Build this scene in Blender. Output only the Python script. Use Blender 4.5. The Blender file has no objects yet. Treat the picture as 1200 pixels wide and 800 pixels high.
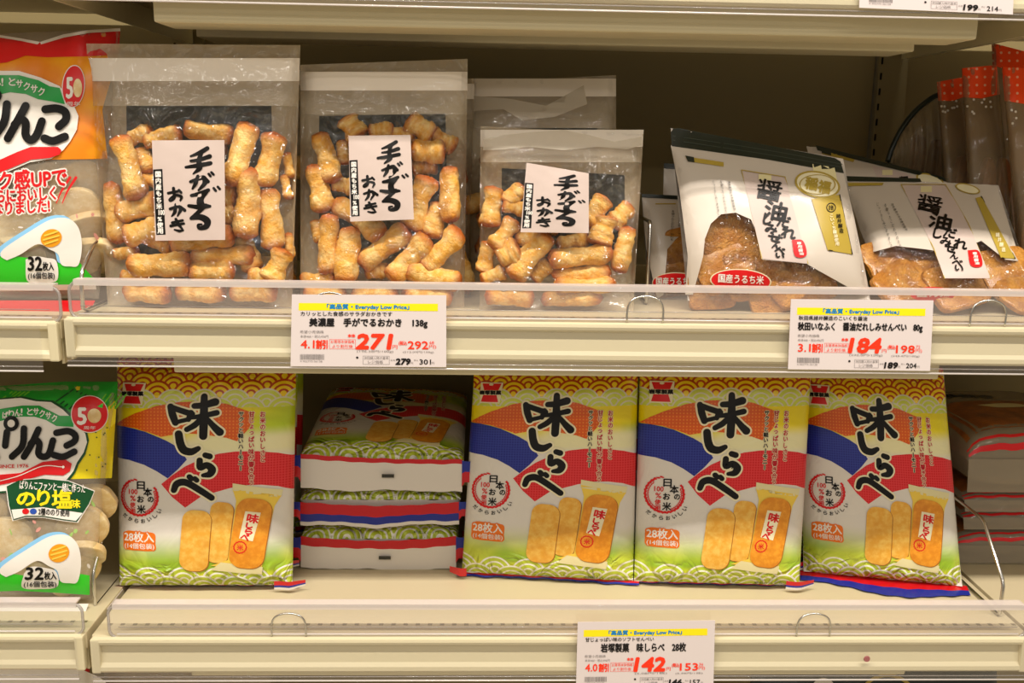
import bpy, bmesh, math, random
import numpy as np
from mathutils import Vector, Matrix, noise as mnoise

# ------------------------------------------------------------------ scene, camera, light
S = bpy.context.scene
COL = S.collection
rad = math.radians
FPX = 1125.0
CAM = np.array([0.0, -1.1, 1.35])
YAW, PITCH, ROLL = rad(2.0), rad(-12.0), rad(1.0)
_F = np.array([math.sin(YAW)*math.cos(PITCH), math.cos(YAW)*math.cos(PITCH), math.sin(PITCH)])
_R0 = np.array([math.cos(YAW), -math.sin(YAW), 0.0]); _U0 = np.cross(_R0, _F)
_R = _R0*math.cos(ROLL) + _U0*math.sin(ROLL); _U = -_R0*math.sin(ROLL) + _U0*math.cos(ROLL)
cd = bpy.data.cameras.new('camera'); cd.sensor_width = 36; cd.lens = 36*FPX/1200; cd.clip_start = .02
cam = bpy.data.objects.new('camera', cd); COL.objects.link(cam)
m = Matrix.Identity(4)
for i in range(3):
    m[i][0], m[i][1], m[i][2], m[i][3] = _R[i], _U[i], -_F[i], CAM[i]
cam.matrix_world = m
S.camera = cam

W = bpy.data.worlds.new('store_ambient'); S.world = W; W.use_nodes = True
W.node_tree.nodes['Background'].inputs[0].default_value = (1.0, .90, .76, 1)
W.node_tree.nodes['Background'].inputs[1].default_value = .38

def strip(name, loc, sx, sy, power, col=(1, .92, .835), aim=None):
    l = bpy.data.lights.new(name, 'AREA'); l.shape = 'RECTANGLE'; l.size = sx; l.size_y = sy
    l.energy = power; l.color = col
    o = bpy.data.objects.new(name, l); COL.objects.link(o); o.location = loc
    if aim is not None:
        o.rotation_euler = (Vector(aim)-Vector(loc)).to_track_quat('-Z', 'Y').to_euler()
    return o
strip('ceiling_tube_lamp', (.1, -1.25, 3.6), 4.6, .10, 195)                      # the tube row above this aisle
strip('aisle_tube_lamp', (.2, -2.6, 2.9), 4.5, .05, 20, aim=(.1, 0, 1.0))       # the next rows, behind the viewer
strip('far_aisle_tube_lamp', (-.4, -4.4, 2.9), 5.0, .05, 16, aim=(.1, 0, 1.0))

vs = S.view_settings
vs.view_transform = 'Standard'; vs.look = 'None'; vs.exposure = -0.12; vs.gamma = 1.0; vs.use_curve_mapping = False
cy = S.cycles
cy.max_bounces = 10; cy.transparent_max_bounces = 40; cy.diffuse_bounces = 4; cy.glossy_bounces = 4
cy.caustics_reflective = False; cy.caustics_refractive = False; cy.sample_clamp_indirect = 4.0

# ------------------------------------------------------------------ pixel -> place helpers
def ray(px, py):
    px = np.asarray(px, float); py = np.asarray(py, float)
    return _F + _R*((px-600)/FPX)[..., None] - _U*((py-400)/FPX)[..., None]
def at(px, py, X=None, Y=None, Z=None):
    d = ray(px, py)
    for k, v in ((0, X), (1, Y), (2, Z)):
        if v is not None:
            return CAM + d*(v-CAM[k])/d[k]
def at_plane(px, py, P0, n):
    d = ray(px, py)
    t = ((P0-CAM)@n)/(d@n)
    return CAM + d*t[..., None]
def depth_of(p): return float((np.asarray(p)-CAM)@_F)

ZM, ZL = 1.1405, .7398          # deck heights: middle shelf, lower shelf
ZT = ZM + .4007                 # the shelf above
DEPTH = .50

# ------------------------------------------------------------------ materials
MATS = {}
def lin(c):
    if isinstance(c, str):
        c = tuple(int(c[i:i+2], 16)/255 for i in (0, 2, 4))
    return tuple(x/12.92 if x <= .04045 else ((x+.055)/1.055)**2.4 for x in c[:3]) + (1.0,)
def new_mat(name):
    mt = bpy.data.materials.new(name); mt.use_nodes = True
    nt = mt.node_tree
    b = nt.nodes['Principled BSDF']
    MATS[name] = mt
    return mt, nt, b
def plain(name, col, rough=.4, spec=.5, metal=0.0, coat=0.0):
    mt, nt, b = new_mat(name)
    b.inputs['Base Color'].default_value = lin(col); b.inputs['Roughness'].default_value = rough
    b.inputs['Specular IOR Level'].default_value = spec; b.inputs['Metallic'].default_value = metal
    b.inputs['Coat Weight'].default_value = coat; b.inputs['Coat Roughness'].default_value = .12
    return mt
class E:
    """a node socket one can do sums with"""
    def __init__(s, nt, sock): s.nt = nt; s.s = sock
    def op(s, o, *a):
        n = s.nt.nodes.new('ShaderNodeMath'); n.operation = o
        for i, x in enumerate((s,)+a):
            if isinstance(x, E): s.nt.links.new(x.s, n.inputs[i])
            else: n.inputs[i].default_value = x
        return E(s.nt, n.outputs[0])
    def __add__(s, o): return s.op('ADD', o)
    def __sub__(s, o): return s.op('SUBTRACT', o)
    def __mul__(s, o): return s.op('MULTIPLY', o)
    def __truediv__(s, o): return s.op('DIVIDE', o)
    def lt(s, o): return s.op('LESS_THAN', o)
    def gt(s, o): return s.op('GREATER_THAN', o)
    def fract(s): return s.op('FRACT')
    def smooth(s, a, b):
        n = s.nt.nodes.new('ShaderNodeMapRange'); n.interpolation_type = 'SMOOTHSTEP'
        s.nt.links.new(s.s, n.inputs[0]); n.inputs[1].default_value = a; n.inputs[2].default_value = b
        return E(s.nt, n.outputs[0])
def mixc(nt, f, a, b):
    n = nt.nodes.new('ShaderNodeMix'); n.data_type = 'RGBA'
    for i, x in ((0, f), (6, a), (7, b)):
        if isinstance(x, E): nt.links.new(x.s, n.inputs[i])
        elif i == 0: n.inputs[i].default_value = x
        else: n.inputs[i].default_value = lin(x)
    return E(nt, n.outputs[2])
def uvxy(nt, k=100.0):
    t = nt.nodes.new('ShaderNodeUVMap'); sp = nt.nodes.new('ShaderNodeSeparateXYZ'); nt.links.new(t.outputs[0], sp.inputs[0])
    return E(nt, sp.outputs[0])*k, E(nt, sp.outputs[1])*k
def objxyz(nt):
    t = nt.nodes.new('ShaderNodeTexCoord'); sp = nt.nodes.new('ShaderNodeSeparateXYZ'); nt.links.new(t.outputs['Object'], sp.inputs[0])
    return t.outputs['Object'], [E(nt, sp.outputs[i]) for i in range(3)]
def noise(nt, vec, scale, detail=3.0, rough=.5, dist=0.0):
    n = nt.nodes.new('ShaderNodeTexNoise'); n.inputs['Scale'].default_value = scale
    n.inputs['Detail'].default_value = detail; n.inputs['Roughness'].default_value = rough; n.inputs['Distortion'].default_value = dist
    if vec is not None: nt.links.new(vec, n.inputs['Vector'])
    return E(nt, n.outputs['Fac'])
def bump(nt, b, h, strength=.2, dist=.002):
    n = nt.nodes.new('ShaderNodeBump'); n.inputs['Strength'].default_value = strength; n.inputs['Distance'].default_value = dist
    nt.links.new(h.s, n.inputs['Height'])
    if b is not None: nt.links.new(n.outputs[0], b.inputs['Normal'])
    return n.outputs[0]
def put(nt, e, sock): nt.links.new(e.s, sock)

# --- simple ones
plain('cream_paint', 'd3c8a4', .42, .4)
plain('back_panel_paint', '94855c', .6, .3)
plain('post_paint', '8e8059', .5, .3)
plain('slot_dark', '1c1810', .8, .1)
plain('chrome', 'c9c6bf', .22, .5, 1.0)
plain('floor_vinyl', 'b8ae98', .3)
plain('white_card', 'ddd2cf', .45, .4)
plain('tag_yellow', 'fde51a', .5, .2)
plain('tag_blue', '1f83bd', .5, .2)
plain('tag_red', 'fb3a1c', .5, .2)
plain('tag_black', '1d1a1a', .5, .2)
plain('tag_grey', '8b8482', .5, .2)
plain('ink_black', '0d0b09', .38, .3)
plain('ink_white', 'efe9df', .35, .4)
plain('ink_red', 'd8181c', .35, .4)
plain('ink_crimson', 'b81424', .35, .4)
plain('ink_orange', 'ee6a14', .35, .4)
plain('ink_deep_orange', 'f0781c', .35, .4)
plain('ink_cream', 'efe6c0', .35, .4)
plain('ink_gold', 'b39a3c', .3, .5)
plain('ink_green', '0c9c3c', .3, .5)
plain('ink_dark_green', '0a4a24', .3, .5)
plain('ink_bright_green', '2fd324', .25, .5)
plain('ink_yellow', 'f4e018', .3, .5)
plain('ink_sky', '8cc8ee', .3, .5)
plain('wrap_yellow', 'f2cf4e', .3, .5)
plain('wrap_pale', 'e6dca8', .3, .5)
plain('foil_red', 'c4141c', .22, .6)
plain('foil_blue', '1c2a8c', .22, .6)
plain('foil_white', 'dcd5cb', .3, .5)
plain('black_mark', '2a2822', .4)
plain('pouch_white', 'cdc2b3', .38, .45, coat=.25)
plain('label_paper', 'cab8ae', .45, .4)
plain('dark_band', '1d261d', .3, .5)
plain('maroon_sticker', '9a5a58', .6)

def patt(name, base, dot, step, rr, round_=True):
    mt, nt, b = new_mat(name); x, y = uvxy(nt)
    fx = ((x/step).fract()-.5); fy = ((y/step).fract()-.5)
    if round_: d = (fx*fx+fy*fy).op('SQRT').lt(rr)
    else: d = (fx.op('ABSOLUTE').gt(.5-rr)).op('MAXIMUM', fy.op('ABSOLUTE').gt(.5-rr))
    put(nt, mixc(nt, d, base, dot), b.inputs['Base Color'])
    b.inputs['Roughness'].default_value = .33
    return mt
patt('print_orange', 'd9580a', 'e88426', 4.6, .24)
patt('print_blue', '141f82', '2a3a98', 3.6, .13, False)
patt('print_red', 'd40e18', 'e4383c', 3.6, .14, False)
patt('polka_red', 'ff4a14', 'ffb898', 9.5, .16)

def pack_film():
    mt, nt, b = new_mat('rice_cracker_pack_print'); x, y = uvxy(nt)
    obj, _ = objxyz(nt)
    nz = noise(nt, obj, 9.0, 2.0)
    upper = y.smooth(196, 224)
    yel = mixc(nt, nz.smooth(.43, .66)*(x.smooth(60, 235)), 'ecd812', 'b4cc28')
    col = mixc(nt, upper, 'e2dcd2', yel)
    col = mixc(nt, (x.smooth(90, 120))*(y.smooth(185, 200))*(y.smooth(232, 210)), col, 'ece6b4')
    low = y.smooth(86, 36)
    col = mixc(nt, low, col, mixc(nt, noise(nt, obj, 16.0, 2.0).smooth(.35, .65), '93b62a', 'c3d040'))
    col = mixc(nt, y.smooth(30, 18), col, 'd0d62c')
    def rows(col, lst, R, rw, frac, fill, line, ymin, mixf=1.0):
        for yc, off in lst:
            q = (x-off)/(2*R)
            dx = (q-q.op('ROUND'))*(2*R)
            dy = y-yc
            d = (dx*dx+dy*dy).op('SQRT')
            ins = d.lt(R)*y.gt(ymin)*mixf
            ring = (d/rw).fract().gt(1-frac)
            col = mixc(nt, ins, col, mixc(nt, ring, fill, line))
        return col
    R = 20.0
    col = rows(col, [(262+12*k, R*(k % 2)) for k in (5, 4, 3, 2, 1)], R, R/3, .42, 'f0cf14', 'b4400a', 268)
    col = rows(col, [(262, 0), (250, R)], R, R/3, .30, 'cdd84e', 'd9d4c0', 256)
    col = rows(col, [(9.0, 0.0), (-4.0, 23.0)], 23.0, 7.7, .34, 'bccb36', 'eeecdc', -60)
    put(nt, col, b.inputs['Base Color'])
    b.inputs['Roughness'].default_value = .27; b.inputs['Coat Weight'].default_value = .1; b.inputs['Coat Roughness'].default_value = .1
    h = (noise(nt, obj, 30.0, 2.0, .45, 1.0)-.5).op('ABSOLUTE')
    bump(nt, b, h*(y.smooth(48, 4)+y.smooth(285, 312)*.6+.05), .9, .045)
pack_film()

def film(name, haze, tint='f4efe6', rough=.07, gl=1.0, bscale=38.0, bstr=.5):
    """thin clear plastic: mostly lets light through, glints at folds"""
    mt, nt, b = new_mat(name)
    nt.nodes.remove(b); out = nt.nodes['Material Output']
    tr = nt.nodes.new('ShaderNodeBsdfTransparent'); gls = nt.nodes.new('ShaderNodeBsdfGlossy'); df = nt.nodes.new('ShaderNodeBsdfDiffuse')
    df.inputs[0].default_value = lin(tint); gls.inputs['Roughness'].default_value = rough
    obj, _ = objxyz(nt)
    if bstr > .9:
        h = (noise(nt, obj, 20.0, 2.0, .45, 1.4)-.5).op('ABSOLUTE')+(noise(nt, obj, 55.0, 1.0, .5, .8)-.5).op('ABSOLUTE')*.25
        nrm = bump(nt, None, h, 1.0, .06)
    else:
        nrm = bump(nt, None, noise(nt, obj, bscale, 2.5, .5, 1.2), bstr, .006)
    nt.links.new(nrm, gls.inputs['Normal'])
    lw = nt.nodes.new('ShaderNodeLayerWeight'); lw.inputs[0].default_value = .5
    m1 = nt.nodes.new('ShaderNodeMixShader'); m1.inputs[0].default_value = haze
    nt.links.new(tr.outputs[0], m1.inputs[1]); nt.links.new(df.outputs[0], m1.inputs[2])
    m2 = nt.nodes.new('ShaderNodeMixShader')
    f = (E(nt, lw.outputs['Facing']).op('POWER', 4.0)*.35+.04*gl).op('MINIMUM', .6)
    put(nt, f, m2.inputs[0])
    nt.links.new(m1.outputs[0], m2.inputs[1]); nt.links.new(gls.outputs[0], m2.inputs[2])
    nt.links.new(m2.outputs[0], out.inputs['Surface'])
    return mt
film('clear_film', .012, rough=.10, gl=2.0, bstr=.95)
film('clear_film_hazy', .22, 'eadcc4')
film('frosted_film', .60, 'dccaa8')
film('fold_film', .55, 'efe4d0')
film('white_film', .95, 'f4eadb')
film('smoky_film', .42, 'a89474')
film('brown_film', .80, '8a5f38')
film('grey_film', .66, 'a2957f')
film('acrylic', .09, 'ecdfd6', .05, 1.6, 9.0, .12)
film('clear_sheet', .02, 'ecdfd6', .05, 1.2, 6.0, .06)
film('acrylic_lip', .55, 'ece0d8', .12, 1.5, 6.0, .05)
film('acrylic_edge', .5, 'b0a8a2', .10, 2.6, 6.0, .05)
film('acrylic_bright_edge', .75, 'f0e8e2', .10, 2.6, 6.0, .05)

def back_print():
    mt, nt, b = new_mat('dark_backing'); obj, _ = objxyz(nt)
    put(nt, mixc(nt, noise(nt, obj, 90.0, 4.0).smooth(.5, .75), '35362f', '6a6a60'), b.inputs['Base Color'])
    b.inputs['Roughness'].default_value = .3
back_print()

def food(name, base, light, brown, scale, ends=True, rough=.45, glaze=0.0, bd=.05, bs=.35):
    mt, nt, b = new_mat(name); obj, xyz = objxyz(nt)
    oi = nt.nodes.new('ShaderNodeObjectInfo')
    add = nt.nodes.new('ShaderNodeVectorMath'); add.operation = 'ADD'; nt.links.new(obj, add.inputs[0])
    cmb = nt.nodes.new('ShaderNodeCombineXYZ'); rnd = E(nt, oi.outputs['Random'])*37.0
    put(nt, rnd, cmb.inputs[0]); put(nt, rnd*.7, cmb.inputs[1]); nt.links.new(cmb.outputs[0], add.inputs[1])
    v = add.outputs[0]
    n1 = noise(nt, v, scale, 4.0, .6); n2 = noise(nt, v, scale*.35, 2.0)
    col = mixc(nt, n1.smooth(.35, .7), base, light)
    col = mixc(nt, n2.smooth(.50, .75)*(.4 if ends else .75), col, brown)
    if ends:
        e = xyz[0].op('ABSOLUTE').smooth(.52, .98)
        col = mixc(nt, e*n1.smooth(.15, .5), col, brown)
    put(nt, col, b.inputs['Base Color']); b.inputs['Roughness'].default_value = rough
    b.inputs['Subsurface Weight'].default_value = .0
    b.inputs['Coat Weight'].default_value = glaze; b.inputs['Coat Roughness'].default_value = .15
    bump(nt, b, noise(nt, v, scale*3, 4.0, .65), bs, bd)
food('okaki_crust', 'eaa83a', 'fad486', 'b25812', 3.0)
food('senbei_crust', 'b5721e', 'd2943a', '7e4710', 75.0, False, .4, .25, .006, .9)
food('printed_cracker', 'e8a838', 'f2c45e', 'e09c34', 130.0, False, .35, 0, .0004)
food('printed_cracker_dark', 'dd8a1c', 'eea22e', 'd27c18', 130.0, False, .35, 0, .0004)
food('pale_rice_cracker', 'dfc080', 'f0dcae', 'c8a05a', 90.0, False, .4, 0, .001)
food('brown_snack', '8a4e20', 'a8642c', '5e3010', 60.0, False, .4, 0, .002)
food('orange_swirl', 'e88410', 'f6b41c', 'dc5a0e', 11.0, False, .25, 0, .001, .2)

def deck_mat():
    mt, nt, b = new_mat('deck_paint'); obj, (x, y, z) = objxyz(nt)
    row = (y.gt(.0245))*(y.lt(.0300))
    d = ((x/.0155).fract()).lt(.36)*row*z.gt(-.002)
    put(nt, mixc(nt, d, 'cbbd9a', '7a6e54'), b.inputs['Base Color'])
    b.inputs['Roughness'].default_value = .35
deck_mat()

# ------------------------------------------------------------------ object helpers
def tag(o, label=None, cat=None, group=None, kind=None):
    if label: o['label'] = label
    if cat: o['category'] = cat
    if group: o['group'] = group
    if kind: o['kind'] = kind
    return o
def empty(name, loc=(0, 0, 0), **k):
    o = bpy.data.objects.new(name, None); o.empty_display_size = .02; COL.objects.link(o); o.location = loc
    return tag(o, **k)
def mesh_obj(name, V, Fc, mats, mi=None, parent=None, uv=None, smooth=False):
    me = bpy.data.meshes.new(name)
    me.from_pydata([tuple(map(float, v)) for v in V], [], [tuple(f) for f in Fc])
    for mm in mats: me.materials.append(MATS[mm])
    if mi is not None: me.polygons.foreach_set('material_index', np.asarray(mi, dtype=np.int32))
    if uv is not None:
        l = me.uv_layers.new(name='UVMap'); idx = np.zeros(len(me.loops), dtype=np.int32); me.loops.foreach_get('vertex_index', idx)
        l.data.foreach_set('uv', np.asarray(uv, dtype=np.float32)[idx].ravel())
    if smooth: me.polygons.foreach_set('use_smooth', np.ones(len(me.polygons), dtype=bool))
    me.update()
    o = bpy.data.objects.new(name, me); COL.objects.link(o)
    if parent is not None:
        o.parent = parent
        o.matrix_parent_inverse = Matrix.Translation(-Vector(parent.location))   # parents are unrotated empties
    return o
def bm_obj(name, bm, mat, parent=None, smooth=False):
    me = bpy.data.meshes.new(name); bm.to_mesh(me); bm.free()
    for mm in (mat if isinstance(mat, (list, tuple)) else [mat]): me.materials.append(MATS[mm])
    if smooth: me.polygons.foreach_set('use_smooth', np.ones(len(me.polygons), dtype=bool))
    o = bpy.data.objects.new(name, me); COL.objects.link(o)
    if parent is not None:
        o.parent = parent; o.matrix_parent_inverse = Matrix.Translation(-Vector(parent.location))
    return o
def box_bm(bm, x0, x1, y0, y1, z0, z1, bev=0.0):
    r = bmesh.ops.create_cube(bm, size=1.0)
    for v in r['verts']:
        v.co = Vector(((x0+x1)/2+v.co.x*(x1-x0), (y0+y1)/2+v.co.y*(y1-y0), (z0+z1)/2+v.co.z*(z1-z0)))
    if bev:
        es = list({e for v in r['verts'] for e in v.link_edges})
        bmesh.ops.bevel(bm, geom=es, offset=bev, segments=2, affect='EDGES', profile=.6)
def box(name, x0, x1, y0, y1, z0, z1, mat, parent=None, bev=.0):
    bm = bmesh.new(); box_bm(bm, x0, x1, y0, y1, z0, z1, bev); return bm_obj(name, bm, mat, parent)
def extrude_x(name, prof, x0, x1, mat, parent=None, closed=True):
    """profile of (y, z) run along X"""
    n = len(prof); V = [(x0, y, z) for y, z in prof]+[(x1, y, z) for y, z in prof]
    Fc = [(i, (i+1) % n, n+(i+1) % n, n+i) for i in range(n if closed else n-1)]
    if closed: Fc += [tuple(range(n-1, -1, -1)), tuple(range(n, 2*n))]
    o = mesh_obj(name, V, Fc, [mat], parent=parent)
    bm = bmesh.new(); bm.from_mesh(o.data); bmesh.ops.recalc_face_normals(bm, faces=bm.faces); bm.to_mesh(o.data); bm.free()
    return o
def tube_arrays(pts, r, seg=8, closed=False):
    P = [Vector(p) for p in pts]; n = len(P); V = []; Fc = []
    prev = None
    for i in range(n):
        a = P[i-1] if (i > 0 or closed) else P[i]; b = P[(i+1) % n] if (i < n-1 or closed) else P[i]
        t = (b-a).normalized()
        if prev is None: u = t.orthogonal().normalized()
        else: u = (prev-t*prev.dot(t)).normalized()
        prev = u; w = t.cross(u)
        for k in range(seg):
            an = 2*math.pi*k/seg; V.append(P[i]+u*math.cos(an)*r+w*math.sin(an)*r)
    for i in range(n if closed else n-1):
        j = (i+1) % n
        for k in range(seg):
            Fc.append((i*seg+k, i*seg+(k+1) % seg, j*seg+(k+1) % seg, j*seg+k))
    if not closed: Fc += [tuple(range(seg-1, -1, -1)), tuple((n-1)*seg+k for k in range(seg))]
    return V, Fc
def tube(name, pts, r, mat, parent=None, closed=False, seg=8):
    V, Fc = tube_arrays(pts, r, seg, closed); return mesh_obj(name, V, Fc, [mat], parent=parent, smooth=True)
def spline(pts, n=10):
    P = [np.array(p, float) for p in pts]
    if len(P) < 3: return [P[0]+(P[-1]-P[0])*t for t in np.linspace(0, 1, n)]
    Q = [2*P[0]-P[1]]+P+[2*P[-1]-P[-2]]; out = []
    for i in range(1, len(Q)-2):
        for t in np.linspace(0, 1, n, endpoint=False):
            a, b, c, d = Q[i-1:i+3]
            out.append(.5*((2*b)+(c-a)*t+(2*a-5*b+4*c-d)*t*t+(3*b-a-3*c+d)*t**3))
    out.append(P[-1]); return out
def copy_tree(o, parent=None):
    c = o.copy(); COL.objects.link(c)
    if parent is not None:
        inv = o.matrix_parent_inverse.copy(); c.parent = parent; c.matrix_parent_inverse = inv
    for ch in o.children: copy_tree(ch, c)
    return c

# ------------------------------------------------------------------ flat artwork that is laid on a surface
_TXT = {}
def glyphs(s):
    if s not in _TXT:
        c = bpy.data.curves.new('t', 'FONT'); c.body = s; c.size = 1; c.resolution_u = 2
        o = bpy.data.objects.new('t', c); COL.objects.link(o)
        dg = bpy.context.evaluated_depsgraph_get()
        me = bpy.data.meshes.new_from_object(o.evaluated_get(dg))
        V = np.array([(v.co.x, v.co.y) for v in me.vertices]).reshape(-1, 2); Fc = [tuple(p.vertices) for p in me.polygons]
        bpy.data.objects.remove(o); bpy.data.curves.remove(c); bpy.data.meshes.remove(me)
        _TXT[s] = (V, Fc)
    return _TXT[s]
def cut_flat(V, Fc, step, xtra=((), ())):
    bm = bmesh.new(); vs_ = [bm.verts.new((x, y, 0)) for x, y in V]
    for f in Fc:
        try: bm.faces.new([vs_[i] for i in f])
        except ValueError: pass
    bm.normal_update()
    bmesh.ops.triangulate(bm, faces=[f for f in bm.faces if len(f.verts) > 3])
    A = np.asarray(V)
    for ax in (0, 1):
        lo, hi = A[:, ax].min(), A[:, ax].max()
        for k in [q*step for q in np.arange(math.floor(lo/step)+1, math.ceil(hi/step))]+[q for q in xtra[ax] if lo < q < hi]:
            co = [0, 0, 0]; no = [0, 0, 0]; co[ax] = k; no[ax] = 1
            bmesh.ops.bisect_plane(bm, geom=bm.verts[:]+bm.edges[:]+bm.faces[:], plane_co=co, plane_no=no, dist=1e-6)
    bm.verts.index_update()
    Vn = np.array([(v.co.x, v.co.y) for v in bm.verts]); Fn = [tuple(v.index for v in f.verts) for f in bm.faces]
    bm.free(); return Vn, Fn
class Art:
    def __init__(s, step=8.0, xtra=((), ())): s.V = []; s.L = []; s.F = []; s.M = []; s.n = 0; s.step = step; s.xtra = xtra
    def add(s, V, Fc, mat, lay, k=0):
        V = np.asarray(V, float); s.V.append(V); s.L.append(np.full(len(V), lay+k*.05))
        s.F += [tuple(i+s.n for i in f) for f in Fc]; s.M += [mat]*len(Fc); s.n += len(V)
    def poly(s, pts, mat, lay=1, cut=True):
        V, Fc = np.array(pts, float), [tuple(range(len(pts)))]
        V, Fc = cut_flat(V, Fc, s.step if cut else 1e9, s.xtra); s.add(V, Fc, mat, lay)
    def blob(s, pts, mat, lay=1, n=6): s.poly([tuple(p) for p in spline(list(pts)+[pts[0]], n)[:-1]], mat, lay)
    def rect(s, x0, y0, x1, y1, mat, lay=1): s.poly([(x0, y0), (x1, y0), (x1, y1), (x0, y1)], mat, lay)
    def ellipse(s, cx, cy, rx, ry, mat, lay=1, rot=0, n=32):
        c, q = math.cos(rot), math.sin(rot)
        s.poly([(cx+rx*math.cos(a)*c-ry*math.sin(a)*q, cy+rx*math.cos(a)*q+ry*math.sin(a)*c) for a in np.linspace(0, 2*math.pi, n, endpoint=False)], mat, lay)
    def stroke(s, pts, ws, mat, lay=2, grow=0.0, n=7, k=0, smooth=True):
        """one brush stroke: centre line and widths"""
        P = np.array(pts, float); w = np.asarray(ws if np.ndim(ws) else [ws]*len(P), float)
        if smooth and len(P) > 2:
            Q = np.array(spline(P, n)); wv = np.interp(np.linspace(0, len(P)-1, len(Q)), range(len(P)), w)
        else:
            Q = P; wv = w
        wv = wv/2+grow
        T = np.gradient(Q, axis=0); T /= np.maximum(np.linalg.norm(T, axis=1), 1e-9)[:, None]; N = np.stack([-T[:, 1], T[:, 0]], 1)
        L_, R_ = Q+N*wv[:, None], Q-N*wv[:, None]; m_ = len(Q)
        V = list(L_)+list(R_); Fc = [(i, i+1, m_+i+1, m_+i) for i in range(m_-1)]
        for c, t, r, sg in ((Q[0], -T[0], wv[0], 0), (Q[-1], T[-1], wv[-1], 1)):
            b0 = len(V); a0 = math.atan2(t[1], t[0])
            V += [c+r*np.array((math.cos(a0+a), math.sin(a0+a))) for a in np.linspace(-math.pi/2, math.pi/2, 8)]
            Fc.append(tuple(range(b0, b0+8)))
        s.add(V, Fc, mat, lay, k)
    def ring(s, cx, cy, r0, r1, mat, lay=2, a0=0, a1=360, n=48, rough=0.0, ry=1.0):
        V = []; Fc = []; A = np.radians(np.linspace(a0, a1, n+1))
        for i, a in enumerate(A):
            j = rough*math.sin(i*2.4)
            V += [(cx+(r0+j)*math.cos(a), cy+(r0+j)*math.sin(a)*ry), (cx+(r1+j)*math.cos(a), cy+(r1+j)*math.sin(a)*ry)]
        Fc = [(2*i, 2*i+1, 2*i+3, 2*i+2) for i in range(n)]
        s.add(V, Fc, mat, lay)
    def text(s, t, x0, y0, x1, y1, mat, lay=2, bold=0.0, rot=0.0, shear=0.0, n=4, grow=None):
        """fit the ink of t into the box; y0 is its foot, y1 its head"""
        V, Fc = glyphs(t)
        if not len(V): return
        lo, hi = V.min(0), V.max(0); q = (V-lo)/np.maximum(hi-lo, 1e-6)
        X = x0+q[:, 0]*(x1-x0)+shear*(q[:, 1]-.5)*abs(y1-y0); Y = y0+q[:, 1]*(y1-y0)
        cx, cy_ = (x0+x1)/2, (y0+y1)/2; c, sn = math.cos(rot), math.sin(rot)
        Xr = cx+(X-cx)*c-(Y-cy_)*sn; Yr = cy_+(X-cx)*sn+(Y-cy_)*c
        k = 0; offs = [(0, 0)]
        if bold: offs += [(bold*math.cos(a), bold*math.sin(a)) for a in np.linspace(0, 2*math.pi, n, endpoint=False)]
        for dx, dy in offs:
            s.add(np.stack([Xr+dx, Yr+dy], 1), Fc, mat, lay, k); k += 1
    def outlined(s, t, box_, mat, out, lay=2, bold=0, w=1.0, rot=0, shear=0):
        s.text(t, *box_, out, lay, w, rot, shear, 8); s.text(t, *box_, mat, lay+1, bold, rot, shear)
    def column(s, t, x, ytop, ybot, wd, mat, lay=2, bold=0.0, slant=0.0, out=None, ow=1.0):
        """vertical writing, character under character; slant = x shift per unit of y"""
        n = len(t); h = (ybot-ytop)/n
        for i, ch in enumerate(t):
            if ch in ' 　': continue
            a, b_ = ytop+h*(i+.06), ytop+h*(i+.94)
            xc = x+slant*((a+b_)/2-ytop)
            w_ = wd
            V, Fc = glyphs('｜' if ch == 'ー' else ch)
            lo, hi = V.min(0), V.max(0)
            rx = .5*min(1, hi[0]-lo[0])*w_; ryf = (hi[1]-lo[1])
            mid = (a+b_)/2; hh = (b_-a)/2*min(1, ryf*1.1)
            if ch == 'ー': rx = w_*.06
            bx = (xc-rx, mid+hh, xc+rx, mid-hh)
            if out: s.text(ch, *bx, out, lay, ow, 0, 0, 6)
            s.text('｜' if ch == 'ー' else ch, *bx, mat, lay+1, bold)
    def flat(s): return (np.concatenate(s.V) if s.V else np.zeros((0, 2))), (np.concatenate(s.L) if s.L else np.zeros(0)), s.F, s.M

LIFT = .00022
def emit(name, surf, base, art, parent, back=False, smooth=True):
    """one mesh: the film (a grid of nx by ny over the surface's own outline) and the print lying on it"""
    nx, ny, bmat = base
    gx = np.linspace(0, 1, nx+1); gy = np.linspace(0, 1, ny+1)
    gx = gx-.10*np.sin(2*math.pi*gx)/(2*math.pi)*6*.9; gy = gy-.10*np.sin(2*math.pi*gy)/(2*math.pi)*6*.9   # closer lines at the rims
    us, vv = np.meshgrid(gx, gy)
    XY = surf.xy(us.ravel(), vv.ravel())
    V = [XY]; L = [np.zeros(len(XY))]
    Fc = [(j*(nx+1)+i, j*(nx+1)+i+1, (j+1)*(nx+1)+i+1, (j+1)*(nx+1)+i) for j in range(ny) for i in range(nx)]
    Mn = [bmat]*len(Fc); nb = len(XY)
    if art is not None:
        aV, aL, aF, aM = art.flat()
        V.append(aV); L.append(aL); Fc += [tuple(i+nb for i in f) for f in aF]; Mn += aM
    XY = np.concatenate(V); Lf = np.concatenate(L)
    P = surf.point(XY, Lf*LIFT*(2.6 if isinstance(surf, Px) else 1), back)
    names = list(dict.fromkeys(Mn)); ix = {k: i for i, k in enumerate(names)}
    return mesh_obj(name, P, Fc, names, [ix[k] for k in Mn], parent, XY/100.0, smooth)
def boxy(u, v, pu=6, pv=6, qu=.5, qv=.5):
    a = np.clip(np.abs(2*u-1), 0, 1); b = np.clip(np.abs(2*v-1), 0, 1)
    return np.clip(1-a**pu, 0, 1)**qu*np.clip(1-b**pv, 0, 1)**qv
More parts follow.
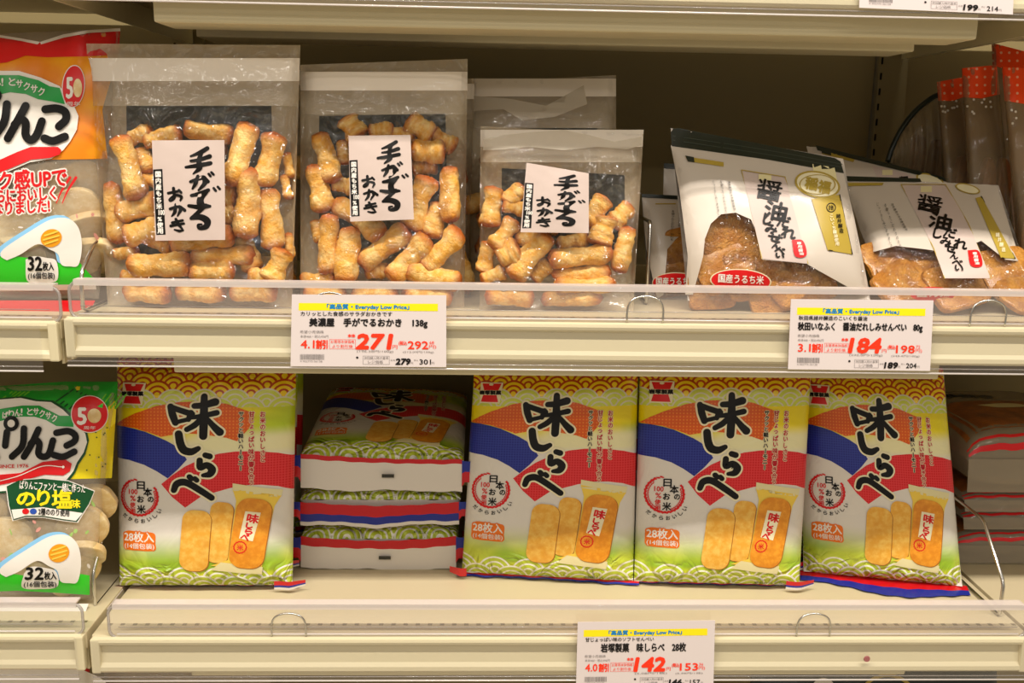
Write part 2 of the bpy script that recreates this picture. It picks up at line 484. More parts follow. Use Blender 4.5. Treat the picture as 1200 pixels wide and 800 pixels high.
class Quad:
    """a packet whose seam plane is a quadrilateral in space; art runs 0..aw by 0..ah"""
    def __init__(s, c, aw, ah, tf, tb, prof=boxy, seed=0, crease=.0011):
        s.c = [np.array(p, float) for p in c]; s.aw, s.ah, s.tf, s.tb, s.prof, s.seed, s.crease = aw, ah, tf, tb, prof, seed, crease
        u = (s.c[1]-s.c[0])+(s.c[2]-s.c[3]); v = (s.c[3]-s.c[0])+(s.c[2]-s.c[1])
        n = np.cross(u, v); s.n = n/np.linalg.norm(n)
    def xy(s, u, v): return np.stack([u*s.aw, v*s.ah], 1)
    def point(s, XY, lift, back=False):
        u, v = XY[:, 0]/s.aw, XY[:, 1]/s.ah
        BL, BR, TR, TL = s.c
        P = BL*((1-u)*(1-v))[:, None]+BR*(u*(1-v))[:, None]+TR*(u*v)[:, None]+TL*((1-u)*v)[:, None]
        h = s.prof(u, v)*(s.tb if back else s.tf)
        sd = s.seed
        e = np.exp(-np.clip(v, 0, 1)*s.ah/26)+np.exp(-np.clip(1-v, 0, 1)*s.ah/26)
        wr = s.crease*(np.sin(XY[:, 0]/5.2+sd)+.6*np.sin(XY[:, 0]/8.7+2.1*sd+XY[:, 1]/19))*e
        wr = wr+.0012*np.sin(XY[:, 0]/31+sd*1.7+XY[:, 1]/47)*np.sin(XY[:, 1]/36+sd)*s.prof(u, v)
        h = h+wr
        sg = -1.0 if back else 1.0
        T_ = s.tb if back else s.tf; ep = .004
        gu = (s.prof(u+ep, v)-s.prof(u-ep, v))*T_/(2*ep*s.aw*.001); gv = (s.prof(u, v+ep)-s.prof(u, v-ep))*T_/(2*ep*s.ah*.001)
        U = (BR-BL)/np.linalg.norm(BR-BL); Vv = (TL-BL)/np.linalg.norm(TL-BL)
        gu = np.clip(gu, -6, 6); gv = np.clip(gv, -6, 6)
        Nn = s.n[None, :]*sg-gu[:, None]*U-gv[:, None]*Vv; Nn /= np.linalg.norm(Nn, axis=1)[:, None]
        return P+s.n*(h*sg)[:, None]+Nn*lift[:, None]
class Px:
    """a packet whose outline and print were measured in photo pixels on one tilted plane"""
    def __init__(s, c, Ys, tf, tb, prof=boxy, seed=0, crease=.0009, amp=.0016):
        s.p = np.array(c, float); s.tf, s.tb, s.prof, s.seed, s.crease, s.amp = tf, tb, prof, seed, crease, amp
        P = [at(*s.p[i], Y=Ys[i]) for i in range(4)]; s.c = P
        u = (P[1]-P[0])+(P[2]-P[3]); v = (P[3]-P[0])+(P[2]-P[1]); n = np.cross(u, v); s.n = n/np.linalg.norm(n); s.P0 = sum(P)/4
    def xy(s, u, v):
        BL, BR, TR, TL = s.p
        return BL*((1-u)*(1-v))[:, None]+BR*(u*(1-v))[:, None]+TR*(u*v)[:, None]+TL*((1-u)*v)[:, None]
    def uv(s, XY):
        BL, BR, TR, TL = s.p; u = np.full(len(XY), .5); v = u.copy()
        for _ in range(6):
            yb = BL[1]+(BR[1]-BL[1])*u; yt = TL[1]+(TR[1]-TL[1])*u; v = (yb-XY[:, 1])/(yb-yt)
            xl = BL[0]+(TL[0]-BL[0])*v; xr = BR[0]+(TR[0]-BR[0])*v; u = (XY[:, 0]-xl)/(xr-xl)
        return u, v
    def on(s, x, y, h=0.0):
        return at_plane(np.array([x], float), np.array([y], float), s.P0+s.n*h, s.n)[0]
    def point(s, XY, lift, back=False):
        u, v = s.uv(XY)
        h = s.prof(u, v)*(s.tb if back else s.tf); sd = s.seed
        e = np.exp(-np.clip(v, 0, 1)*9)+np.exp(-np.clip(1-v, 0, 1)*9)
        h = h+s.crease*np.sin(XY[:, 0]/4.1+sd+XY[:, 1]/23)*e+s.amp*np.sin(XY[:, 0]/17+sd*1.3+XY[:, 1]/29)*np.sin(XY[:, 1]/21+sd*.7-XY[:, 0]/60)*s.prof(u, v)
        h = (-h if back else h)+lift*(-1 if back else 1)
        d = ray(XY[:, 0], XY[:, 1]); t = ((s.P0-CAM)@s.n+h)/(d@s.n)      # a film bulging by h, its print still at the measured spot
        return CAM+d*t[:, None]

# ================================================================== the setting
XL, XR = -.475, .705            # joints of the main bay
YB = .56
def struct(o): return tag(o, kind='structure')
struct(box('floor', -3, 3, -5.2, 1.2, -.05, 0, 'floor_vinyl'))
for nm, a, b in (('wall_back', -.455, .662), ('wall_back.001', -1.7, -.505), ('wall_back.002', .712, 1.95)):
    struct(box(nm, a, b, YB, YB+.02, 0, 2.1, 'back_panel_paint'))
for nm, xc in (('trim_1', -.48), ('trim_2', .690)):
    bm = bmesh.new(); box_bm(bm, xc-.025, xc+.025, YB-.012, YB+.03, 0, 2.1, .002)
    o = struct(bm_obj(nm, bm, 'post_paint'))
    bm = bmesh.new()
    for k in range(84): box_bm(bm, xc-.0225, xc-.0195, YB-.0128, YB-.011, .03+k*.025, .041+k*.025)
    bm_obj('slot_row', bm, 'slot_dark', o)

# ------------------------------------------------------------------ shelves
RAIL = [(-.004, 0), (-.0085, -.0015), (-.0095, -.005), (-.0085, -.0085), (-.005, -.010), (-.0012, -.0125), (-.0022, -.020), (-.005, -.034),
        (-.009, -.0385), (-.0095, -.0435), (-.007, -.0465), (.000, -.0465), (.000, 0)]
def shelf(x0, x1, zt, label, dz=0.0, stiff=True):
    z = zt+dz
    r = empty('store_shelf', (x0, 0, z), label=label, cat='shelf', group='shelf boards of the store gondola')
    o = box('deck', x0, x1, .0, DEPTH+.03, -.022, 0, 'deck_paint', None, .0012)
    o.parent = r; o.location = (-x0, 0, 0)     # the deck print is measured from its own top
    extrude_x('price_rail', [(y, z+a) for y, a in RAIL], x0+.004, x1-.004, 'cream_paint', r)
    for s_, xe in ((1, x0), (-1, x1)):
        a, b = sorted((xe+.001*s_, xe+.012*s_))
        bm = bmesh.new(); box_bm(bm, a, b, -.0098, .002, z-.0468, z-.001, .002); bm_obj('rail_end_cap', bm, 'cream_paint', r)
    for s_, xe in ((1, x0), (-1, x1)):
        a, b = sorted((xe+.001*s_, xe+.004*s_))
        box('side_flange', a, b, .004, DEPTH+.05, z-.052, z-.003, 'cream_paint', r)
    for (ya, yb, zz) in (((.028, .10, -.073), (.19, .27, -.073)) if stiff else ()):
        bm = bmesh.new(); box_bm(bm, x0+.110, x1-.140, ya, yb, z+zz, z-.022, .003); bm_obj('stiffener', bm, 'cream_paint', r)
    return r
shelf(XL, XR, ZT, 'cream metal shelf board at the very top with its underside stiffeners showing')
shelf(XL, XR, ZM, 'cream metal shelf board carrying the clear bags of cracker sticks')
shelf(XL, XR, ZL, 'cream metal shelf board carrying the yellow, blue and red packs')
shelf(XL-1.2, XL-.006, ZT, 'brownish shelf board above the orange bag, seen from below', .012, False)
shelf(XL-1.2, XL-.006, ZM, 'cream shelf board under the orange bag', -.005)
shelf(XL-1.2, XL-.006, ZL, 'cream shelf board under the green bag', .004)
shelf(XR+.006, XR+1.2, ZT, 'cream shelf board right of the joint above the polka dot bags')
shelf(XR+.006, XR+1.2, ZM, 'cream shelf board right of the joint beside the polka dot bags')
shelf(XR+.006, XR+1.2, ZL, 'cream shelf board right of the joint beside the brown snack bags')
shelf(XL-1.2, XL-.006, .14, 'lowest cream shelf board under the red bag')
shelf(XL, XR, .14, 'lowest cream shelf board under the black bag')

def rrect(x0, x1, z0, z1, r, n=6):
    out = []
    for cx, cz, a in ((x1-r, z1-r, 0), (x0+r, z1-r, 90), (x0+r, z0+r, 180), (x1-r, z0+r, 270)):
        for k in range(n+1):
            t = rad(a+90*k/n); out.append((cx+r*math.cos(t), cz+r*math.sin(t)))
    return out
def guard(x0, x1, z, label, clips, h=.0405):
    """clear upright guard along a shelf front"""
    r = empty('shelf_guard', (x0, -.002, z), label=label, cat='shelf guard', group='clear plastic guards along the shelf fronts')
    pr = rrect(x0, x1, z-.002, z+h, .011)
    n = len(pr); V = [(x, -.0032, a) for x, a in pr]+[(x, -.0008, a) for x, a in pr]
    Fc = [tuple(range(n)), tuple(range(2*n-1, n-1, -1))]+[(i, n+i, n+(i+1) % n, (i+1) % n) for i in range(n)]
    mesh_obj('clear_panel', V, Fc, ['acrylic'], parent=r)
    tube('rim', [(x, -.002, a) for x, a in pr], .0019, 'acrylic_edge', r, True)
    extrude_x('top_ledge', [(-.0040, z+h-.004), (-.0040, z+h+.0030), (.010, z+h+.0030), (.010, z+h+.001), (-.0025, z+h+.001), (-.0025, z+h-.004)], x0+.006, x1-.006, 'acrylic_lip', r)
    tube('lower_streak', [(x0+.010, -.0036, z+.0035), (x1-.010, -.0036, z+.0035)], .0009, 'acrylic_bright_edge', r)  # pale thin tube added to stand in for the lower bright streak of light
    tube('middle_streak', [(x0+.012, -.0036, z+.013), (x1-.012, -.0036, z+.013)], .0005, 'acrylic_edge', r)  # finer tube added as a stand-in for the highlight streak across the panel
    for c in clips:
        w = .021
        a = [(c-w, -.004, z+.001), (c-w, -.004, z+.016), (c-w*.8, -.004, z+.026), (c-w*.3, -.004, z+.031), (c+w*.3, -.004, z+.031), (c+w*.8, -.004, z+.026), (c+w, -.004, z+.016), (c+w, -.004, z+.001)]
        tube('arch_clip', spline(a, 4), .0012, 'chrome', r)
def skirt(x0, x1, z, label):
    """clear card holder hung over the price rail"""
    r = empty('price_card_holder', (x0, -.011, z-.05), label=label, cat='card holder', group='clear card holders on the price rails')
    box('clear_sheet', x0, x1, -.0122, -.0112, z-.0555, z-.001, 'clear_sheet', r)
    tube('lower_edge', [(x0, -.0117, z-.0555), (x1, -.0117, z-.0555)], .0011, 'acrylic_bright_edge', r)
    tube('crease', [(x0, -.0117, z-.0500), (x1, -.0117, z-.0500)], .0007, 'acrylic_edge', r)
guard(-.468, XR-.006, ZM, 'long clear guard in front of the cracker stick bags', [-.172, .193, .60])
guard(-.452, XR-.006, ZL, 'long clear guard in front of the yellow, blue and red packs', [-.232, .425])
guard(XL-1.19, XL-.004, ZM-.005, 'clear guard in front of the orange bag', [], .039)
guard(XL-1.19, XL-.008, ZL+.004, 'clear guard in front of the green bag', [], .039)
skirt(-.472, XR-.004, ZM, 'clear card holder on the middle rail holding two price cards')
skirt(-.472, XR-.004, ZL, 'clear card holder on the lower rail with one price card')
skirt(-.472, XR-.004, ZT, 'clear card holder on the top rail with a price card at its right')
skirt(XL-1.18, -.500, ZM-.007, 'clear card holder on the rail under the orange bag')
skirt(XL-1.18, -.489, ZL+.003, 'clear card holder on the rail under the green bag')

def divider(X, pts, label, name='wire_divider'):
    o = tube(name, [(X, y, z) for y, z in pts], .0024, 'chrome', None, False, 8)
    return tag(o, label, 'divider', 'bent wire dividers standing on the shelves')
def wire(dz, y0=.047): return [(.44, dz+.002), (.12, dz+.002), (y0+.004, dz+.002), (y0, dz+.005), (y0, dz+.044), (y0+.004, dz+.052), (y0+.062, dz+.106), (y0+.072, dz+.110), (.30, dz+.110), (.44, dz+.110)]
divider(.692, wire(ZL), 'bent wire divider right of the packs, before the brown snack bags')
divider(-.497, wire(ZL, .070), 'bent wire divider between the green bag and the leftmost pack')
divider(.216, [(.44, ZM+.002), (.124, ZM+.002), (.120, ZM+.006), (.120, ZM+.100), (.124, ZM+.107), (.2, ZM+.108), (.44, ZM+.108)], 'bent wire divider left of the soy cracker pouches')
divider(-.462, [(.44, ZM+.002), (.03, ZM+.002), (.018, ZM+.006), (.018, ZM+.038), (.024, ZM+.050), (.060, ZM+.074), (.075, ZM+.078), (.44, ZM+.078)], 'bent wire divider between the orange bag and the first clear bag')

# small things on the rails
bm = bmesh.new(); bmesh.ops.create_cone(bm, cap_ends=True, segments=20, radius1=.0042, radius2=.0036, depth=.0012, matrix=Matrix.Rotation(rad(90), 4, 'X'))
o = bm_obj('dot_sticker', bm, 'maroon_sticker'); p = at(1016, 772, Y=-.0125); o.location = p
tag(o, 'tiny maroon dot stuck on the lower price rail', 'sticker')

p = at(122, 703, Z=ZL)
a_ = empty('shelf_label', p, label='small white label with a black figure lying on the lower shelf beside the green bag', cat='label')
box('paper_slip', p[0]-.020, p[0]+.014, p[1]-.026, p[1]+.030, ZL+.0002, ZL+.0007, 'white_card', a_)

# ------------------------------------------------------------------ price cards
def card(px, name_lines, pct, price, tax, low, lowtax, unit, unit2, dec, label, Y=-.0142, frac=1.0):
    TL, TR, BR, BL = [at(x, y, Y=Y) for x, y in px]
    c = (TL+TR+BL+BR)/4
    AW, AH = 1097., 520.
    a = Art(200)
    a.rect(50, AH-60, 1037, AH-113, 'tag_yellow', 1)
    a.text('「高品質・Everyday Low Price」', 250, AH-108, 832, AH-66, 'tag_blue', 2, 2.2)
    (l1, x1), (l2, x2, x3) = name_lines
    a.text(l1, 65, AH-152, x1, AH-120, 'tag_black', 2, .6)
    a.text(l2, x2, AH-236, x3, AH-168, 'tag_black', 2, 2.6)
    a.text('希望小売価格', 62, AH-278, 230, AH-256, 'tag_grey', 2)
    a.text('本体460・税込496円', 65, AH-310, 262, AH-290, 'tag_grey', 2)
    q = pct.split('割')[0]
    a.text(q, 70, AH-386, 165, AH-328, 'tag_red', 2, 1.6); a.text('割引', 178, AH-390, 255, AH-326, 'tag_red', 2, 2.4)
    for (u0, v0, u1, v1) in ((270, AH-320, 455, AH-322), (270, AH-388, 455, AH-390), (270, AH-320, 272, AH-390), (453, AH-320, 455, AH-390)):
        a.rect(u0, v0, u1, v1, 'tag_red', 2)
    a.text('お買得本体価格', 280, AH-350, 446, AH-326, 'tag_red', 2); a.text('より割引後', 290, AH-383, 436, AH-358, 'tag_red', 2)
    a.text('本体', 400, AH-306, 452, AH-282, 'tag_red', 2, 1)
    a.text(price, 468, AH-388, 706, AH-284, 'tag_red', 2, 7.5, 0, .16, 8)
    a.text('円', 716, AH-388, 750, AH-360, 'tag_red', 2)
    a.text('(税込', 760, AH-365, 818, AH-330, 'tag_red', 2, .8); a.text(tax, 825, AH-388, 968, AH-332, 'tag_red', 2, 2)
    a.text(dec, 978, AH-350, 1010, AH-330, 'tag_red', 2); a.text('円)', 975, AH-388, 1025, AH-356, 'tag_red', 2)
    a.text(unit, 465, AH-418, 722, AH-398, 'tag_grey', 2); a.text(unit2, 790, AH-420, 1008, AH-402, 'tag_grey', 2)
    rg = random.Random(price); x = 66
    while x < 236:
        w = rg.choice((2, 3, 5)); a.rect(x, AH-470, x+w, AH-430, 'tag_grey', 2); x += w+rg.choice((2, 3, 4))
    a.text('4 902775 06138', 66, AH-488, 222, AH-476, 'tag_grey', 2)
    a.text('・', 460, AH-460, 476, AH-446, 'tag_black', 2, 1)
    for (u0, v0, u1, v1) in ((508, AH-440, 695, AH-442), (508, AH-500, 695, AH-502), (508, AH-440, 510, AH-502), (693, AH-440, 695, AH-502)):
        a.rect(u0, v0, u1, v1, 'tag_grey', 2)
    a.text('次回購入時の基準', 516, AH-466, 688, AH-446, 'tag_grey', 2); a.text('レジ価格', 545, AH-496, 650, AH-472, 'tag_grey', 2)
    a.text('本体', 702, AH-478, 735, AH-464, 'tag_grey', 2)
    a.text(low, 742, AH-502, 842, AH-460, 'tag_black', 2, 3.4, 0, .14, 8); a.text('円', 846, AH-500, 862, AH-484, 'tag_grey', 2)
    a.text('税込', 868, AH-476, 898, AH-464, 'tag_grey', 2); a.text(lowtax, 908, AH-500, 988, AH-464, 'tag_black', 2, .8); a.text('円', 994, AH-500, 1012, AH-482, 'tag_grey', 2)
    q = Quad([BL, BR, TR, TL], AW, AH, 0, 0, lambda u, v: u*0, 0, 0)
    r = empty('price_card', c, label=label, cat='price card', group='white price cards clipped to the shelf rails')
    emit('printed_face', q, (4, 3, 'white_card'), a, r, False, False)
    V = []
    for P in (BL, BR, TR, TL): V += [P-q.n*.0004, P-q.n*.0011]
    mesh_obj('card_backing', V, [(0, 2, 4, 6), (1, 7, 5, 3), (0, 1, 3, 2), (2, 3, 5, 4), (4, 5, 7, 6), (6, 7, 1, 0)], ['white_card'], parent=r)
card([(342, 345), (523, 346), (523, 430), (340.5, 429)], (('カリッとした食感のサラダおかきです', 712), ('美濃屋　手がでるおかき　138g', 128, 962)), '4.1割引', '271', '292', '279', '301',
     '(196.38円/100g)', '(212.09円/100g)', '68', 'white price card for the 271 yen cracker sticks, left on the middle rail')
card([(927, 350.5), (1094, 352), (1090, 434.5), (923.5, 432.5)], (('秋田県諸井醸造のこいくち醤油', 590), ('秋田いなふく　醤油だれしみせんべい　80g', 62, 1020)), '3.1割引', '184', '198', '189', '204',
     '(230.0円/100g)', '(248.4円/100g)', '72', 'white price card for the 184 yen soy crackers, right on the middle rail')
card([(677, 729), (838, 727), (836, 804), (675, 806)], (('甘じょっぱい味のソフトせんべい', 610), ('岩塚製菓　味しらべ　28枚', 190, 868)), '4.0割引', '142', '153', '146', '157',
     '(5.08円/1枚)', '(5.48円/1枚)', '36', 'white price card for the 142 yen packs on the lower rail')
card([(1009, -68), (1190, -62), (1187, 17), (1007, 9)], (('', 590), ('', 62, 1020)), '3.0割引', '194', '209', '199', '214',
     '', '', '52', 'white price card cut off by the top right edge, ending in 199 and 214')

# ================================================================== the yellow, blue and red packs
AW, AH = 233.0, 312.0
def T(a, b): return (75+(a-375)*.234+(b-205)*.0066, 262.1-(b-205)*.2361+(a-375)*.0064)
def T2(a, b): return T(a, b+600)
def pack_art():
    a = Art(5.0, ((.4, 1.2, 2.4, 3.6, AW-.4, AW-1.2, AW-2.4, AW-3.6), ()))
    a.poly([(0, 231), (14, 240), (30, 248), (60, 259), (88, 264), (118, 265), (150, 261), (179, 250), (185, 243), (178, 226), (164, 209), (150, 214), (120, 219), (95, 221), (66, 216), (50, 222), (30, 228)], 'print_orange', 1)
    a.poly([(0, 230), (15, 229.5), (30, 227), (45, 223), (59, 217), (72, 211), (82, 205), (92, 196), (99, 184), (88, 171), (74.5, 158), (60, 168), (43, 177), (22, 183), (0, 185)], 'print_blue', 2)
    a.poly([(66, 150), (80, 162), (96, 174), (118, 185), (140, 192), (162, 195), (190, 195), (215, 191.5), (233, 186), (233, 138), (215, 145), (195, 148), (178, 148), (155, 144), (135, 138), (117, 132), (97, 117), (80, 132)], 'print_red', 1)
    # brush title
    ST = [([(390, 222), (400, 270), (415, 318)], [26, 32, 28]), ([(395, 228), (440, 246), (505, 270)], [24, 24, 26]), ([(500, 262), (486, 302)], [24, 20]), ([(425, 314), (488, 300)], [16, 16]),
          ([(520, 224), (565, 222), (632, 205)], [24, 28, 36]), ([(490, 292), (560, 284), (640, 268)], [14, 20, 24]), ([(572, 172), (570, 290), (564, 402)], [28, 38, 36]),
          ([(560, 295), (520, 335), (476, 360)], [22, 26, 22]), ([(585, 300), (625, 350), (655, 382)], [18, 28, 36]),
          ([(430, 385), (437, 440), (455, 480), (495, 492), (535, 474)], [34, 36, 38, 34, 20]),
          ([(572, 515), (596, 523)], [24, 26]), ([(540, 545), (541, 588), (578, 574), (606, 600), (592, 628), (556, 634)], [26, 26, 28, 36, 30, 14]),
          ([(393, 716), (408, 682), (440, 670), (475, 680), (540, 724), (600, 768)], [24, 30, 32, 30, 28, 26]), ([(480, 640), (492, 652)], [22, 22]), ([(510, 652), (520, 662)], [20, 20])]
    k = 0
    for p, w in ST:
        P = [T(*q) for q in p]
        a.stroke(P, [x*.236 for x in w], 'ink_cream', 3, 3.6, k=k)
        a.stroke(P, [x*.236 for x in w], 'ink_black', 5, 1.1, k=k); k += .7
    # maker's mark
    a.poly([T(112, 76), T(250, 82), T(232, 210), T(108, 206)], 'ink_cream', 3)
    a.poly([T(122, 84), T(240, 88), T(222, 128), T(135, 126)], 'ink_red', 4)
    a.poly([T(130, 156), T(212, 158), T(224, 202), T(117, 198)], 'ink_red', 4)
    a.ellipse(*T(178, 92), 3.2, 1.6, 'ink_cream', 5)
    x0, y0 = T(106, 152); x1, y1 = T(240, 131)
    a.text('岩塚製菓', x0, y0, x1, y1, 'ink_black', 5, .45)
    # the three columns at the right
    def colm(t, A, B, mt, w):
        (xa, ya), (xb, yb) = T(*A), T(*B)
        a.column(t, xa, ya, yb, w, mt, 3, .3, (xb-xa)/(yb-ya), 'ink_cream', 1.0)
    colm('お米のおいしさと', (888, 268), (884, 570), 'ink_crimson', 7.2)
    colm('甘じょっぱい味が響き合う', (830, 266), (820, 705), 'ink_crimson', 7.6)
    colm('サクッと軽いハーモニー', (773, 264), (764, 615), 'ink_black', 7.0)
    # ring of rice ears
    cx, cy_ = T2(192, 155)
    a.ring(cx, cy_, 24.0, 27.0, 'ink_red', 3, 118, 395, 60, .7)
    a.ring(cx, cy_, 21.2, 22.6, 'ink_red', 3, 130, 250, 40, .9); a.ring(cx, cy_, 21.5, 23, 'ink_red', 3, 290, 385, 30, .9)
    for i in range(26):
        t = rad(100+i*11); a.ellipse(cx+25*math.cos(t), cy_+25*math.sin(t), 3.2, 1.2, 'ink_red', 3, t+1.1, 8)
    def ch(c, A, s, mt, b=.35):
        x, y = T2(*A); a.text(c, x-s/2, y-s/2, x+s/2, y+s/2, mt, 4, b)
    ch('日', (208, 84), 10.5, 'ink_black'); ch('本', (246, 124), 11.5, 'ink_black'); ch('の', (262, 168), 7.5, 'ink_black'); ch('お', (203, 166), 9, 'ink_black'); ch('米', (204, 226), 11.5, 'ink_black')
    x, y = T2(160, 122); a.text('100', x-6, y-3.5, x+6, y+3.5, 'ink_red', 4, .2)
    ch('%', (157, 162), 7.5, 'ink_red', .2); ch('使', (153, 202), 7.5, 'ink_red', .2); ch('用', (152, 238), 7, 'ink_red', .2)
    for i, c in enumerate('だからおいしい'):
        t = rad(233+i*15.5); s = 5.6
        x, y = cx+33.5*math.cos(t), cy_+33.5*math.sin(t)
        a.text(c, x-s/2, y-s/2, x+s/2, y+s/2, 'ink_black', 4, .15, t+math.pi/2)
    a.blob([T2(84, 372), T2(120, 356), T2(200, 362), T2(272, 372), T2(276, 430), T2(270, 474), T2(180, 474), T2(90, 466), T2(82, 420)], 'ink_deep_orange', 2)
    x0, y0 = T2(92, 420); x1, y1 = T2(270, 366); a.outlined('28枚入', (x0, y0, x1, y1), 'ink_white', 'ink_deep_orange', 3, .35, 2.4)
    x0, y0 = T2(92, 466); x1, y1 = T2(270, 432); a.outlined('(14個包装)', (x0, y0, x1, y1), 'ink_white', 'ink_deep_orange', 3, .1, 2.0)
    # the pictured crackers
    def biscuit(A, B, w, mt, lay, dark='printed_cracker_dark'):
        A, B = np.array(T2(*A)), np.array(T2(*B)); t = (B-A)/np.linalg.norm(B-A); n = np.array([-t[1], t[0]])
        def outline(w, o, grow):
            h = w/2+grow; L0 = A-t*grow+o; L1 = B+t*grow+o; r = h*.75; pts = []
            for c, s1, a0 in ((L0+t*r+n*(h-r), 1, 90), (L1-t*r+n*(h-r), 1, 0), (L1-t*r-n*(h-r), 1, -90), (L0+t*r-n*(h-r), 1, 180)):
                for k in range(7):
                    an = rad(a0+ (90-15*k)); pts.append(tuple(c+t*math.cos(an)*r+n*math.sin(an)*r))
            return pts
        a.poly(outline(w, np.array((.8, -.8)), .3), 'foil_brown', lay); a.poly(outline(w, np.zeros(2), 0), mt, lay+1)
    plain('foil_brown', 'a8681c', .4) if 'foil_brown' not in MATS else None
    biscuit((662, 196), (612, 555), 30, 'printed_cracker', 3)
    biscuit((522, 238), (480, 602), 38, 'printed_cracker', 5)
    a.poly([T2(716, 118), T2(978, 172), T2(940, 235), T2(862, 610), T2(580, 572), T2(680, 540), T2(700, 430), T2(735, 190)], 'wrap_yellow', 4)
    a.poly([T2(718, 86), T2(985, 140), T2(975, 185), T2(716, 135)], 'wrap_pale', 4)
    a.poly([T2(640, 552), T2(870, 592), T2(862, 640), T2(580, 600)], 'wrap_pale', 5)
    biscuit((842, 182), (772, 592), 45, 'printed_cracker_dark', 7)
    a.poly([T2(785, 252), T2(868, 266), T2(822, 432), T2(748, 410)], 'ink_cream', 9)
    for c, (p, q) in zip('味しらべ', (((825, 298), 62), ((806, 338), 36), ((802, 372), 40), ((780, 405), 44))):
        x, y = T2(*p); s = q*.236; a.text(c, x-s/2, y-s/2.4, x+s/2, y+s/2.4, 'ink_red', 10, .6, -.2)
    x, y = T2(752, 464); a.ring(x, y, 7.2, 8.8, 'ink_red', 9, 0, 360, 40, .4); a.text('米', x-4, y-4, x+4, y+4, 'ink_red', 9, .2)
    x0, y0 = T2(740, 712); x1, y1 = T2(910, 700); a.text('※写真はイメージです。', x0, y0, x1, y1, 'ink_dark_green', 3)
    return a
PACK_ART = pack_art()

def strip_part(name, surf, x0, x1, y0, y1, mats, parent, fold=None, nx=46, zig=0.0):
    """a seal strip beyond a packet's end; mats run across its height; fold(x, t) -> offset from the seam line"""
    ny = len(mats); V = []; uvs = []
    xs = np.linspace(x0, x1, nx+1)
    for j in range(ny+1):
        t = j/ny; y = y0+(y1-y0)*t
        yy = y+(zig*(np.arange(nx+1) % 2) if j == ny else 0)
        if fold is None: P = surf.point(np.stack([xs, np.zeros_like(xs)+yy], 1), np.zeros(nx+1))
        else:
            xc = np.clip(xs, 0, surf.aw); P = surf.point(np.stack([xc, np.full(nx+1, y0)], 1), np.zeros(nx+1))
            ux = (surf.c[1]-surf.c[0])/surf.aw
            P = P+(xs-xc)[:, None]*ux+np.array([fold(x, t) for x in xs])
        V += list(P); uvs += [(x/100, y/100) for x in xs]
    Fc = [(j*(nx+1)+i, j*(nx+1)+i+1, (j+1)*(nx+1)+i+1, (j+1)*(nx+1)+i) for j in range(ny) for i in range(nx)]
    nm = list(dict.fromkeys(mats)); mi = [nm.index(mats[j]) for j in range(ny) for i in range(nx)]
    return mesh_obj(name, V, Fc, nm, mi, parent, np.array(uvs), True)

def rice_pack(corners, label, seed, fin=.010, corners_at=(), tf=.030, tb=.022):
    q = Quad(corners, AW, AH, tf, tb, lambda u, v: boxy(u, v, 3.6, 7, .55, .65), seed, .0019)
    base = (q.c[0]+q.c[1])/2
    r = empty('rice_cracker_pack', base, label=label, cat='snack pack', group='printed rice cracker packs standing in a row')
    emit('front_film', q, (58, 78, 'rice_cracker_pack_print'), PACK_ART, r)
    emit('back_film', q, (30, 40, 'foil_white'), None, r, True)
    strip_part('top_seal', q, 0, AW, AH, AH+9, ['rice_cracker_pack_print', 'rice_cracker_pack_print', 'foil_red'], r, None, 80, 1.6)
    f = q.n*np.array([1, 1, 0]); f /= np.linalg.norm(f)
    def fold(x, t):
        s = 1+.35*math.sin(x/37+seed)
        return f*(fin*t*s)+np.array([0, 0, -.0035*t])
    strip_part('bottom_seal', q, -6, AW+8, 0, -14, ['foil_red', 'foil_red', 'foil_blue', 'foil_blue'], r, fold)
    for sd in corners_at:
        xa, xb = (AW-22, AW+19) if sd == 'r' else (-16, 8)
        out = lambda x: min(max((x-AW) if sd == 'r' else -x, 0)/18, 1)
        strip_part('seal_corner', q, xa, xb, 0, -14, ['foil_red', 'foil_red', 'foil_blue', 'foil_white'] if sd == 'r' else ['foil_red']*4, r,
                   lambda x, t: f*(.004+.010*(1-out(x)))+np.array([0, 0, .004+.012*(1-t)*(1-.3*out(x))-.004+.002*out(x)]), 6)
    return r
def stand(BL, BR, TL, TR, Yb, lean, raise_=.006):
    """corners from photo pixels: foot points on the deck, top points leaning back"""
    b0 = at(*BL, Z=ZL); b1 = at(*BR, Z=ZL)
    b0 = b0+np.array([0, .018, raise_]); b1 = b1+np.array([0, .018, raise_])
    t0 = at(*TL, Y=b0[1]+lean); t1 = at(*TR, Y=b1[1]+lean)
    return [b0, b1, t1, t0]
packs = [
    (stand((135, 697), (340, 697), (137, 430), (347, 428), 0, .054), 'leftmost front rice cracker pack, upright beside the green bag', 0.4, -.006),
    (stand((541, 681), (744, 692), (556, 431), (748, 428), 0, .054), 'front rice cracker pack just right of the lying stack', 1.7, .004),
    (stand((745, 692), (941, 697), (750, 428), (951, 427), 0, .054), 'front rice cracker pack fully facing out, third upright pack from the left', 2.9, -.002),
    (stand((946, 680), (1134, 698), (938, 433), (1106, 439), 0, .060), 'rightmost front rice cracker pack, tilted, with crumpled lower left corner', 4.3, .034),
]
firsts = []
for (c, lb, sd, fn), ca in zip(packs, ('r', 'l', 'r', '')): firsts.append(rice_pack(c, lb, sd, fn, ca))
where = ['the leftmost front pack', 'the front pack right of the lying stack', 'the third front pack', 'the tilted rightmost front pack']
for i, p in enumerate(firsts):
    for k in (1, 2, 3):
        c = copy_tree(p); c.location = p.location+Vector(((-.022, .018, .018, .016)[i]+.003*math.sin(i*3+k), .060*k, .001*k))
        c['label'] = 'rice cracker pack standing %s behind %s' % (('directly', 'second', 'third')[k-1], where[i])
        c['group'] = 'rice cracker packs queued behind the front row'

